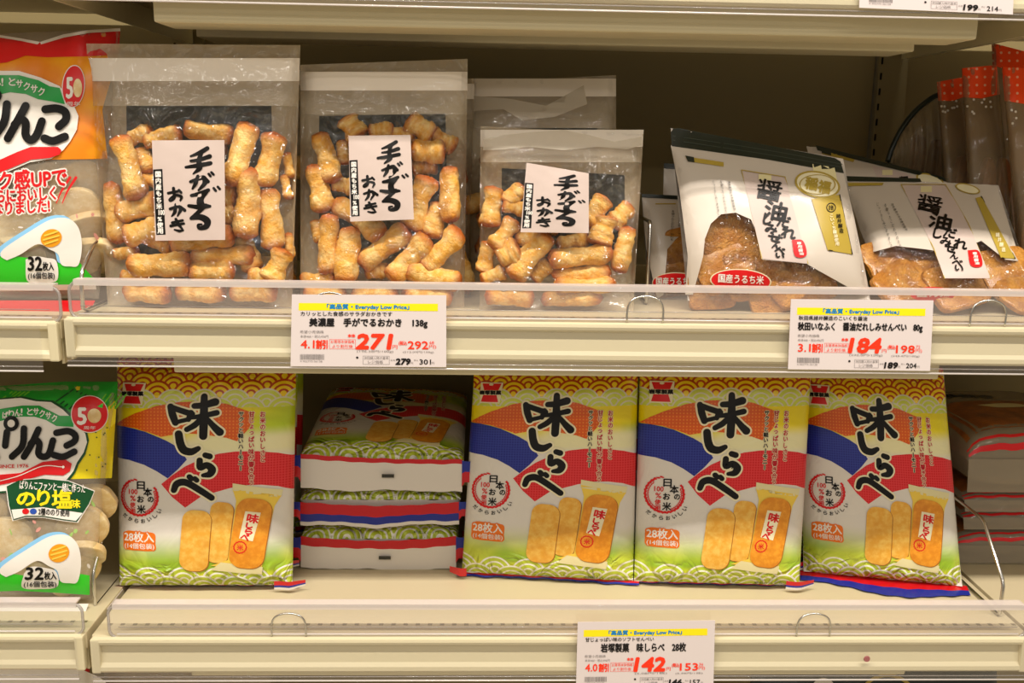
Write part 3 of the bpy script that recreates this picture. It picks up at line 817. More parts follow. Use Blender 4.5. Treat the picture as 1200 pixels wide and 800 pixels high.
# the lying stack
def lying_pack(x0, x1, y0, y1, z0, z1, label, seed, kind, rear=0.0):
    hb = .041
    q = Quad([(x0, y0, z0+hb), (x1, y0, z1+hb), (x1, y1, z1+hb-.004+rear), (x0, y1, z0+hb-.004+rear)], AW, AH, .058-hb, hb-.001, lambda u, v: boxy(u, v, 6, 10, .5, .6), seed, .0005)
    r = empty('rice_cracker_pack', ((x0+x1)/2, y0, min(z0, z1)), label=label, cat='snack pack', group='rice cracker packs lying in a stack')
    emit('front_film', q, (58, 78, 'rice_cracker_pack_print'), PACK_ART, r)
    emit('back_film', q, (40, 50, 'foil_white'), None, r, True)
    def fold(x, t):
        w = .0045*math.sin(x/41+seed)+.0028*math.sin(x/17+2*seed)
        if kind == 1: return np.array([0, -.008-.004*t, -.034*t+w*t*.6-.006*math.sin(math.pi*min(max(x/AW, 0), 1))*(1-t)])
        sag = .007*math.sin(math.pi*min(max(x/AW, 0), 1))*(1 if kind == 2 else .4)
        return np.array([0, -.006*t-.004, .006*(1-t)-.042*t-sag*(1-t)+w*t*.4])
    mats = {0: ['foil_red']+['foil_white']*6, 1: ['foil_red']*3+['foil_blue']*2+['foil_white']*1, 2: ['foil_red']*2+['foil_white']*5}[kind]
    s = strip_part('bottom_seal', q, 2, AW-2, 0, -14, mats, r, fold)
    for nm, xa, xb in (('seal_corner', -13, 2.5), ('seal_corner', AW-2.5, AW+14)):
        strip_part(nm, q, xa, xb, 0, -14, ['foil_blue', 'foil_blue', 'foil_red', 'foil_red'], r, lambda x, t: fold(x, t)*np.array([1, 1, .8 if 0 < x < AW else .62])+np.array([0, -.0006, 0]), 4)
    if kind != 1:
        bx = x0+(x1-x0)*.54; z = z0+hb-.0235; P = q.c[0]
        box('register_mark', bx-.0085, bx+.0085, y0-.0125, y0-.0105, z-.002, z+.0025, 'black_mark', r)
    return r
lying_pack(-.254, -.028, .196, .485, ZL+.001, ZL+.002, 'bottom rice cracker pack of the lying stack of three', .9, 2)
lying_pack(-.253, -.024, .198, .485, ZL+.060, ZL+.061, 'middle rice cracker pack of the lying stack, with a red and blue striped end', 2.2, 1)
lying_pack(-.250, -.020, .192, .482, ZL+.126, ZL+.119, 'topmost rice cracker pack of the lying stack, its printed face showing', 3.4, 0, .022)

# ================================================================== clear bags of cracker sticks
def okaki_mesh(seed):
    rg = random.Random(seed); bm = bmesh.new()
    nr, ns = 26, 18; rings = []
    bend = rg.uniform(-.10, .10); waist = rg.uniform(.02, .14); twist = rg.uniform(-.06, .06); bulge = [rg.uniform(-.06, .06) for _ in range(4)]
    for i in range(nr+1):
        t = -1+2*i/nr; e = 1-abs(t)**11
        r = (.36*(1-waist*math.exp(-(t/.42)**2))+.03*math.sin(3.1*t+bulge[0]*20))*max(e, 0)**.5
        if i in (0, nr): r = .03
        cy_ = bend*(1-t*t)+twist*t; ring = []
        for k in range(ns):
            a = 2*math.pi*k/ns
            p = Vector((t, cy_+r*math.cos(a)*(1+bulge[1]*math.cos(2*a)), r*.92*math.sin(a)))
            q = mnoise.noise(p*2.6+Vector((seed*7.3, 0, 0)))*.07+mnoise.noise(p*6.5+Vector((0, seed*3.1, 0)))*.04
            d = Vector((0, math.cos(a), math.sin(a))); p = p+d*q*(1 if 0 < i < nr else .3)
            if abs(t) > .9: p.x += mnoise.noise(Vector((a, seed, t)))*.08
            ring.append(bm.verts.new(p))
        rings.append(ring)
    for i in range(nr):
        for k in range(ns): bm.faces.new((rings[i][k], rings[i][(k+1) % ns], rings[i+1][(k+1) % ns], rings[i+1][k]))
    bm.faces.new(rings[0][::-1]); bm.faces.new(rings[-1])
    me = bpy.data.meshes.new('cracker_stick'); bm.to_mesh(me); bm.free(); me.materials.append(MATS['okaki_crust'])
    me.polygons.foreach_set('use_smooth', np.ones(len(me.polygons), dtype=bool)); return me
OKAKI = [okaki_mesh(i+1) for i in range(6)]
def cracker(surf, x1, y1, x2, y2, w, h, label, group, k):
    """a stick between two photo points, h metres in front of the bag's middle plane"""
    A, B = surf.on(x1, y1, h), surf.on(x2, y2, h)
    d = B-A; L = max(np.linalg.norm(d), .030); c = (A+B)/2
    wm = w*depth_of(c)/FPX
    ax = Vector(d).normalized(); n = Vector(surf.n); tilt = .22*math.sin(k*2.7)
    ax = (ax+n*tilt*.5).normalized(); zz = (n-ax*n.dot(ax)).normalized(); yy = zz.cross(ax)
    R_ = Matrix((ax, yy, zz)).transposed().to_4x4() @ Matrix.Rotation(k*1.9, 4, 'X')
    o = bpy.data.objects.new('cracker_stick', OKAKI[k % 6]); COL.objects.link(o)
    o.matrix_world = Matrix.Translation(c) @ R_ @ Matrix.Diagonal((L/2*1.03, wm/.64, wm/.64, 1))
    return tag(o, label, 'cracker', group)
LAB_W, LAB_H = 425., 620.
def okaki_label_art():
    a = Art(60)
    def Q(pts): return [(x-20, 700-y) for x, y in pts]
    def st(pts, w): a.stroke(Q(pts), [x*1.3 for x in w], 'ink_black', 2, k=len(a.V)*.1)
    st([(345, 130), (305, 155), (248, 178)], [20, 22, 10]); st([(248, 207), (300, 200), (358, 180)], [12, 18, 22]); st([(218, 246), (290, 236), (362, 222)], [14, 22, 20]); st([(312, 150), (296, 205), (300, 250), (262, 286)], [18, 22, 26, 8])
    st([(246, 335), (290, 318), (322, 312), (328, 345), (292, 388)], [14, 18, 24, 22, 10]); st([(288, 300), (276, 345), (256, 378)], [14, 20, 10]); st([(326, 305), (346, 335)], [12, 18]); st([(352, 288), (362, 302)], [12, 12]); st([(368, 278), (380, 292)], [12, 12])
    st([(250, 420), (300, 410), (348, 388)], [16, 24, 18]); st([(335, 398), (302, 440), (308, 482), (356, 488)], [22, 30, 34, 14]); st([(380, 376), (392, 392)], [12, 12]); st([(404, 368), (416, 382)], [12, 12])
    st([(232, 484), (290, 492), (332, 482)], [16, 24, 18]); st([(326, 488), (270, 540), (244, 562)], [20, 20, 16]); st([(248, 560), (300, 556), (338, 580), (330, 614), (292, 624), (284, 604), (304, 600)], [18, 30, 34, 28, 18, 12, 10])
    st([(110, 405), (168, 393)], [14, 12]); st([(142, 374), (144, 430), (122, 452), (116, 440), (152, 418), (188, 428), (178, 456)], [14, 16, 12, 8, 12, 16, 8]); st([(174, 386), (188, 402)], [12, 12])
    st([(118, 502), (166, 488), (182, 505), (162, 546)], [14, 16, 20, 8]); st([(152, 474), (146, 520), (126, 548)], [12, 18, 8]); st([(184, 490), (206, 512)], [10, 16])
    st([(128, 588), (192, 574)], [14, 12]); st([(118, 608), (198, 594)], [14, 12]); st([(150, 566), (166, 600), (186, 626)], [14, 16, 10]); st([(140, 632), (170, 640), (192, 636)], [8, 14, 10])
    a.poly(Q([(22, 258), (78, 255), (84, 662), (28, 664)]), 'ink_black', 1)
    a.column('国内産もち米', 52-20, 700-268, 700-505, 38, 'ink_white', 2, 1.6)
    a.text('100', 52-24, 700-540, 52+12, 700-508, 'ink_white', 3, 1.2)
    a.column('%使用', 53-20, 700-546, 700-658, 38, 'ink_white', 2, 1.6)
    return a
OK_LABEL = okaki_label_art()
def okaki_bag(px, Ys, band, dark, label_px, label, seed, sticks, crop, tf=.042, tb=.030, who='', groupname=None, folds=()):
    """px BL BR TR TL; band: (top strip, white band end, frost end) in photo y; dark: outline of the dark backing"""
    s = Px(px, Ys, tf, tb, lambda u, v: boxy(u, np.clip(v*.72+.0, 0, 1), 6, 3, .5, .7)*np.clip((1.02-v)/.9, 0, 1)**.5, seed)
    base = (s.c[0]+s.c[1])/2
    r = empty('cracker_stick_bag', base, label=label, cat='snack bag', group='clear bags of cracker sticks')
    a = Art(10)
    TL, TR = s.p[3], s.p[2]
    def edge(v0):
        """left and right rim points at photo heights"""
        out = []
        for side in (0, 1):
            A, B = (s.p[0], s.p[3]) if side == 0 else (s.p[1], s.p[2])
            t = (A[1]-v0)/(A[1]-B[1]); out.append((A[0]+(B[0]-A[0])*t, v0))
        return out
    t0, t1, t2 = band
    (l0, r0), (l1, r1), (l2, r2) = edge(t0), edge(t1), edge(t2)
    a.poly([l0, r0, r1, l1], 'white_film', 1); 
    a.poly([l1, r1, r2, l2], 'clear_film_hazy', 1)
    for pts in folds: a.poly(pts, 'fold_film', 2)
    emit('clear_front', s, (40, 48, 'clear_film'), a, r)
    b = Art(10); b.poly(dark, 'dark_backing', -1)
    emit('printed_back', s, (26, 32, 'frosted_film'), b, r, True)
    if label_px:
        P = [s.on(x, y, tf*1.02+.001) for x, y in label_px]
        q = Quad([P[3], P[2], P[1], P[0]], LAB_W, LAB_H, .002, 0, lambda u, v: boxy(u, v, 2, 2, 1, 1), seed, .0003)
        emit('label', q, (14, 18, 'label_paper'), OK_LABEL, r)
    ox, oy, k = crop
    g = groupname or 'cracker sticks in %s' % who
    lx = [(p[0]-ox)*k for p in label_px] if label_px else [0, 0]; ly = [(p[1]-oy)*k for p in label_px] if label_px else [0, 0]
    names = []
    for (x1, y1, x2, y2, w, L) in sticks:
        if not label_px: names.append('golden baked cracker stick inside %s' % who); continue
        an = abs(math.degrees(math.atan2(y2-y1, x2-x1))) % 180; cx, cy_ = (x1+x2)/2, (y1+y2)/2
        ori = 'upright' if 60 < an < 120 else ('level' if an < 25 or an > 155 else 'slanting')
        hz = 'left of' if cx < min(lx) else 'right of' if cx > max(lx) else ''
        vt = 'above' if cy_ < min(ly) else 'below' if cy_ > max(ly) else ''
        reg = {('', ''): 'partly behind the label', ('', 'above'): 'above the label', ('', 'below'): 'below the label'}.get((hz, vt)) or \
              ('%s the label' % hz if not vt else '%s %s the label' % (vt, hz))
        names.append('%s cracker stick %s in %s' % (ori, reg, who))
    for nm_ in set(names):
        ids = [i for i, q in enumerate(names) if q == nm_]
        if label_px and len(ids) > 1:
            ids.sort(key=lambda i: sticks[i][1]+sticks[i][3])
            od = {2: ['upper', 'lower'], 3: ['upper', 'middle', 'lower']}.get(len(ids)) or (['topmost', 'second highest']+['middle']*(len(ids)-4)+['second lowest', 'lowest'] if len(ids) > 3 else [])
            for w_, i in zip(od, ids): names[i] = w_+' '+names[i]
    for i, (x1, y1, x2, y2, w, L) in enumerate(sticks):
        cracker(s, ox+x1/k, oy+y1/k, ox+x2/k, oy+y2/k, w/k, (L-1)*.0105+.004, names[i], g, i+seed*7)
    return s
A_ST = [(103, 148, 190, 412, 92, 2), (165, 150, 232, 135, 66, 1), (215, 170, 372, 130, 70, 1), (188, 195, 238, 302, 74, .5), (388, 110, 596, 140, 80, 1), (655, 88, 588, 355, 100, 2), (765, 130, 712, 358, 94, 1.4),
        (662, 280, 648, 578, 104, 2.3), (738, 365, 758, 628, 88, 1), (80, 340, 98, 600, 76, .5), (100, 480, 290, 428, 90, 1), (135, 582, 300, 528, 88, 1.7), (325, 612, 602, 560, 86, 1.6), (145, 690, 415, 680, 94, 2),
        (415, 660, 684, 652, 76, 1.2), (88, 648, 190, 632, 56, .6), (410, 722, 598, 718, 78, 2), (806, 625, 748, 765, 95, 2), (115, 738, 235, 750, 62, 1.4), (520, 385, 604, 392, 76, 1), (520, 480, 602, 455, 92, .8),
        (675, 735, 745, 748, 64, 2), (206, 318, 300, 352, 62, .6), (826, 235, 838, 300, 40, .0), (818, 325, 830, 395, 40, 0), (830, 555, 836, 660, 42, 0), (130, 805, 330, 812, 76, 1.4), (350, 806, 560, 815, 76, 1.2), (580, 806, 780, 800, 76, 1.4),
        (330, 250, 520, 260, 80, 0), (300, 380, 480, 440, 80, 0), (620, 560, 680, 720, 80, .2), (200, 560, 340, 620, 70, 0), (440, 180, 560, 220, 80, 0)]
B_ST = [(125, 130, 186, 340, 88, 1.6), (240, 80, 282, 145, 94, 1), (335, 122, 442, 114, 62, 1), (448, 138, 516, 135, 56, .8), (495, 80, 605, 150, 88, 1.4), (600, 130, 706, 192, 74, .8), (515, 200, 660, 205, 88, 2), (525, 282, 622, 268, 70, .4),
        (676, 275, 688, 508, 88, 2), (100, 268, 142, 468, 92, 1.4), (186, 425, 400, 575, 88, 1.5), (602, 325, 510, 540, 96, 1.8), (640, 425, 598, 578, 86, 1), (172, 480, 164, 728, 82, 2), (255, 532, 240, 765, 92, 2.1),
        (300, 690, 505, 540, 94, 2), (425, 750, 585, 570, 92, 2.4), (565, 700, 728, 548, 90, 2), (485, 715, 726, 770, 84, 2), (45, 752, 195, 748, 62, 1), (318, 725, 420, 712, 62, .4), (225, 175, 232, 250, 52, .3), (205, 338, 260, 352, 70, .3),
        (60, 815, 240, 825, 70, 1.4), (260, 820, 460, 826, 70, 1.6), (480, 820, 690, 826, 70, 1.4), (110, 500, 130, 600, 60, .2), (420, 560, 600, 640, 70, 0), (330, 200, 480, 260, 80, .2)]
C_ST = [(172, 195, 136, 425, 112, 1), (330, 195, 250, 290, 104, 1), (232, 308, 345, 332, 80, 1.4), (290, 385, 165, 560, 112, 1.6), (158, 520, 108, 700, 92, 1), (210, 605, 300, 560, 138, 1.9), (490, 475, 285, 730, 130, 2.5), (295, 500, 430, 490, 88, .8),
        (535, 530, 726, 500, 90, .9), (492, 612, 862, 575, 112, 2.2), (828, 265, 712, 430, 122, 1), (968, 295, 855, 420, 112, 1), (838, 372, 788, 540, 140, 1.8), (958, 430, 895, 690, 110, 1.5), (515, 710, 850, 690, 92, 1.5), (520, 765, 880, 765, 84, 2.3),
        (95, 745, 235, 688, 84, 1.2), (395, 735, 510, 640, 92, .9), (120, 840, 400, 850, 90, 1.4), (450, 850, 800, 850, 90, 1.3), (560, 300, 700, 360, 100, .2), (400, 360, 560, 440, 100, .2)]
okaki_bag([(127, 366), (342, 366), (352, 53), (101, 51)], (.070, .070, .092, .092), (68, 95, 124), [(148, 124), (318, 124), (322, 300), (150, 300)],
          [(178, 164.5), (263, 164), (264, 281), (182, 282)], 'leftmost and tallest clear bag of golden cracker sticks', 1, A_ST, (110, 120, 3.636), who='the tallest clear bag')
okaki_bag([(352, 366), (544, 366), (548, 69), (352, 76)], (.085, .085, .125, .125), (84, 106, 134), [(374, 136), (522, 133), (526, 300), (374, 300)],
          [(408.5, 159), (481, 158), (485, 257), (410.5, 259.5)], 'second clear bag of cracker sticks, left of the short clear bag', 2, B_ST, (340, 120, 3.636), who='the second clear bag')
okaki_bag([(562, 366), (742, 366), (754, 157), (563, 148)], (.075, .075, .105, .105), (152, 172, 190), [(588, 197), (732, 205), (732, 300), (588, 300)],
          [(617, 190.5), (690, 203), (690, 273), (610, 272)], 'short clear bag of cracker sticks with a crumpled folded top', 3, C_ST, (545, 180, 5.0), who='the short clear bag',
          folds=[[(566, 163), (590, 158), (620, 155), (660, 152), (690, 158), (720, 166), (752, 160), (752, 170), (735, 175), (700, 172), (660, 176), (620, 172), (590, 175), (566, 176)]])
def random_sticks(x0, x1, y0, y1, n, seed, w=24, L=62):
    rg = random.Random(seed); out = []
    for i in range(n):
        x, y, a = rg.uniform(x0, x1), y0+(y1-y0)*(i+.5)/n, rg.uniform(-1.4, 1.4)
        out.append((x-L/2*math.cos(a)*.9, y-L/2*math.sin(a), x+L/2*math.cos(a)*.9, y+L/2*math.sin(a), w, rg.choice((.4, 1, 1.6))))
    return out
okaki_bag([(140, 355), (346, 355), (358, 76), (122, 76)], (.15, .15, .18, .18), (82, 100, 124), [(165, 130), (325, 130), (328, 290), (168, 290)], None, 'clear bag of cracker sticks directly behind the leftmost clear bag', 4,
          random_sticks(300, 338, 165, 340, 8, 3), (0, 0, 1), who='the bag behind the leftmost clear bag')
okaki_bag([(372, 352), (548, 352), (556, 92), (362, 92)], (.17, .17, .20, .20), (98, 116, 140), [(390, 145), (530, 145), (530, 290), (390, 290)], None, 'clear bag of cracker sticks directly behind the second clear bag', 5,
          random_sticks(500, 540, 200, 345, 7, 9), (0, 0, 1), who='the bag behind the second clear bag')
okaki_bag([(552, 350), (722, 350), (722, 88), (549, 97)], (.175, .175, .215, .215), (92, 113, 150), [(565, 150), (700, 150), (700, 290), (565, 290)], None, 'taller clear bag of cracker sticks standing behind the short clear bag', 6,
          random_sticks(568, 600, 190, 340, 8, 5)+random_sticks(640, 700, 210, 340, 6, 8), (0, 0, 1), who='the taller bag behind the short clear bag',
          folds=[[(552, 112), (600, 116), (640, 124), (684, 100), (688, 122), (650, 137), (612, 141), (590, 128), (554, 130)], [(612, 141), (640, 124), (684, 100), (688, 121), (655, 135)]])

# ================================================================== the orange and the green rice cracker bags
def slab(name, mat, seed, rx, ry, rz, rough=.08, square=3.0, n=28):
    """an irregular flat baked piece"""
    bm = bmesh.new(); bmesh.ops.create_icosphere(bm, subdivisions=4, radius=1)
    for v in bm.verts:
        p = v.co.copy(); a = math.atan2(p.y, p.x); r = 1/((abs(math.cos(a))**square+abs(math.sin(a))**square)**(1/square))
        k = math.hypot(p.x, p.y); z = p.z
        f = min(1.0, k*1.25)*r
        p = Vector((math.cos(a)*f, math.sin(a)*f, math.copysign(abs(z)**.6, z)))
        w = mnoise.noise(Vector((p.x*1.7+seed*5, p.y*1.7, seed)))
        p.x *= 1+rough*mnoise.noise(Vector((a*1.2, seed, 0)))*2; p.y *= 1+rough*mnoise.noise(Vector((a*1.2, seed, 5)))*2
        p.z += w*rough*5+mnoise.noise(p*5+Vector((seed, 0, 0)))*rough*1.6
        v.co = Vector((p.x*rx, p.y*ry, p.z*rz))
    me = bpy.data.meshes.new(name); bm.to_mesh(me); bm.free(); me.materials.append(MATS[mat])
    me.polygons.foreach_set('use_smooth', np.ones(len(me.polygons), dtype=bool)); return me
DISC = [slab('rice_cracker', 'pale_rice_cracker', 3+i, .034, .030, .0065, .04, 2.2) for i in range(3)]
def place(me, name, surf, x, y, h, rot, tilt, label, cat, group, sc=1.0):
    P = surf.on(x, y, h); n = Vector(surf.n); u = Vector((surf.c[1]-surf.c[0])).normalized(); u = (u-n*u.dot(n)).normalized(); v = n.cross(u)
    M = Matrix((u, v, n)).transposed().to_4x4()
    o = bpy.data.objects.new(name, me); COL.objects.link(o)
    o.matrix_world = Matrix.Translation(P) @ M @ Matrix.Rotation(rot, 4, 'Z') @ Matrix.Rotation(tilt, 4, 'X') @ Matrix.Scale(sc, 4)
    return tag(o, label, cat, group)
def cjk(a, t, x0, y0, x1, y1, *r, **k): a.text(t, x0, y1, x1, y0, *r, **k)       # photo pixels: y0 head, y1 foot
def name_strokes(a, S_, grow, mat, lay, wd, k0=0):
    for i, p in enumerate(S_): a.stroke(p, wd, mat, lay, grow, k=i*.3+k0)
def cracker_bag(px, Ys, art, label, seed, spots, cgroup, clabel, seal):
    s = Px(px, Ys, .036, .032, lambda u, v: boxy(u, v, 6, 5, .5, .6), seed, .0012, .0020)
    r = empty('rice_cracker_bag', (s.c[0]+s.c[1])/2, label=label, cat='snack bag', group='clear and printed bags of rice crackers')
    emit('printed_front', s, (44, 52, 'clear_film_hazy'), art, r)
    emit('clear_back', s, (24, 28, 'grey_film'), None, r, True)
    b = Art(10); BL, BR = px[0], px[1]
    V = []
    for f, dz, dy in ((0, 0, 0), (1, -.010, -.016), (1.0, -.012, -.02)):
        V += [s.c[0]+np.array([0, dy-.012, dz]), s.c[1]+np.array([0, dy-.012, dz])]
    mesh_obj('bottom_seal', V, [(0, 1, 3, 2), (2, 3, 5, 4)], [seal], parent=r)
    for i, (x, y, h, rt, tl) in enumerate(spots): place(DISC[i % 3], 'rice_cracker', s, x, y, h, rt, tl, clabel, 'cracker', cgroup)
    return s, r
def slide(a, dx, dy, circ, rot):
    """the white shape with a sky blue rim and a cracker on it"""
    P = [(8, 305), (1, 300), (5, 291), (35, 271), (60, 257), (80, 256), (92, 267), (96, 288), (92, 310), (82, 312), (72, 310), (68, 298), (58, 292), (44, 286), (24, 298)]
    a.blob([(x+dx-4, y+dy-3) for x, y in P], 'ink_sky', 3); a.blob([(x+dx, y+dy) for x, y in P], 'ink_white', 4)
    cx, cy_ = circ; a.ellipse(cx, cy_, 12.5, 10.5, 'ink_gold_yellow', 5, rot)
    for k in (-5, 0, 5): a.stroke([(cx-9+abs(k)*.3, cy_+k+2), (cx+9-abs(k)*.3, cy_+k-3)], 2.0, 'wrap_yellow', 6, smooth=False)
plain('speck_pink', 'd89a8c'); plain('speck_green', '9fc06a')
plain('ink_gold_yellow', 'ee9e12', .35)
# --- orange bag, middle shelf
def orange_art():
    a = Art(9)
    a.poly([(-135, 44), (0, 41), (25, 45), (47, 49), (75, 40), (105, 35), (141, 33), (139, 62), (120, 128), (126, 186), (60, 187), (-135, 200)], 'orange_swirl', 1)
    a.poly([(-135, 44), (0, 41), (25, 45), (47, 49), (75, 40), (105, 35), (141, 33), (139, 64), (100, 66), (55, 67), (30, 65), (8, 73), (-135, 90)], 'ink_red', 2)
    a.poly([(47, 49), (75, 40), (105, 35), (141, 33), (141, 36.5), (105, 38.5), (75, 44), (48, 52)], 'ink_white', 3)
    a.poly([(-135, 44), (0, 41), (25, 45), (47, 49), (44, 52), (25, 48), (0, 44), (-135, 47)], 'ink_white', 3)
    a.poly([(-120, 110), (-60, 88), (0, 83), (22, 83), (48, 91), (70, 101), (85, 120), (92, 136), (90, 152), (82, 166), (74, 176), (60, 186), (35, 190), (0, 205), (-60, 215), (-125, 215)], 'ink_white', 4)
    a.poly([(-90, 108), (-40, 92), (0, 88), (22, 88), (45, 94), (58, 101), (70, 103), (76, 122), (62, 119), (44, 116), (30, 110), (12, 108), (-40, 118), (-90, 138)], 'ink_green', 5)
    for i, c in enumerate('ぱりん!とサクサク'):
        x = -24+i*8.6; y = 99-3.4*math.sin((i+1)/8*2.2)+max(0, i-4)*2.6; cjk(a, c, x, y-4.5, x+(7.6 if c != '!' else 2), y+4.5, 'ink_white', 6, bold=.3)
    NM = [[(30, 124), (18, 146), (9, 162)], [(17, 146), (24, 140), (30, 144), (30, 158), (36, 164), (43, 158), (49, 142)], [(53, 128), (66, 127), (76, 131), (77, 140), (69, 148)], [(52, 162), (62, 165), (76, 160)],
          [(-9, 120), (-11, 146)], [(8, 122), (5, 142), (-4, 156)], [(-60, 122), (-62, 158)], [(-46, 134), (-22, 132)], [(-34, 124), (-34, 152), (-44, 156), (-36, 148), (-22, 158)]]
    name_strokes(a, NM, 0, 'ink_black', 7, 9.5)
    a.ring(-6, 112, 4, 8, 'ink_black', 7)
    a.poly([(-120, 200), (-40, 194), (0, 187), (20, 178), (36, 172), (68, 172), (72, 176), (70, 181), (58, 185), (36, 187), (10, 198), (-30, 214), (-120, 224)], 'ink_red', 6)
    a.ellipse(86, 101, 13.5, 25, 'ink_white', 4, .08); a.ellipse(86, 101, 12.5, 24, 'ink_red', 5, .08)
    cjk(a, '5', 78, 91, 85, 115, 'ink_white', 6, bold=.8); a.ellipse(91, 103, 5.2, 11, 'pale_rice_cracker', 6); cjk(a, '周年', 78, 119, 94, 124, 'ink_white', 6)
    # crunch notice
    a.outlined('サク感UPで', (-22, 221, 78, 199), 'ink_red', 'ink_white', 5, .7, 2.4, -.06); a.outlined('さらにおいしく', (-16, 236, 65, 221), 'ink_red', 'ink_white', 5, .55, 2.4, -.06); a.outlined('なりました!', (-8, 250, 58, 235), 'ink_red', 'ink_white', 5, .55, 2.4, -.06)
    for x in (66, 73): a.stroke([(x+16, 208), (x+6, 224), (x, 238)], [3.2, 2.2, 1.0], 'ink_red', 5)
    rg = random.Random(8)
    for i in range(26): a.ellipse(rg.uniform(-30, 118), rg.uniform(205, 300), rg.uniform(1.5, 5), rg.uniform(1, 3), rg.choice(('speck_pink', 'speck_pink', 'foil_white')), 1, rg.uniform(0, 3), 9)
    slide(a, 0, 0, (60, 279), -.3)
    a.poly([(-135, 306), (-40, 296), (0, 290), (18, 300), (45, 304), (70, 308), (92, 306), (112, 329), (112, 334), (-135, 340)], 'ink_bright_green', 2)
    a.blob([(30, 304), (40, 300), (54, 302), (66, 306), (67, 328), (50, 331), (32, 329)], 'ink_white', 5)
    a.text('32', 33, 317, 49, 301, 'ink_black', 6, .7); a.text('枚入', 50, 317, 63, 307, 'ink_black', 6, .3); a.text('(16個包装)', 33, 328, 64, 319, 'ink_black', 6, .15)
    a.poly([(-135, 336), (112, 333), (113, 339), (-135, 344)], 'ink_white', 3)
    return a
spots = [(-20, 285, .0, .3, .2), (30, 265, .012, .1, -.15), (88, 250, .006, .6, .5), (60, 222, .0, .9, .1), (108, 300, .0, .2, .9), (104, 270, -.004, .4, 1.0), (20, 305, .005, .2, .2), (95, 215, -.008, .5, .5), (-40, 250, .0, .5, .1)]
cracker_bag([(-130, 350), (116, 350), (141, 33), (-125, 45)], (.085, .085, .12, .12), orange_art(), 'orange and red printed bag of rice crackers cut by the left edge, middle shelf', 2.0, spots, 'wrapped rice crackers in the orange bag', 'pale round rice cracker behind the clear window of the orange bag', 'foil_red')
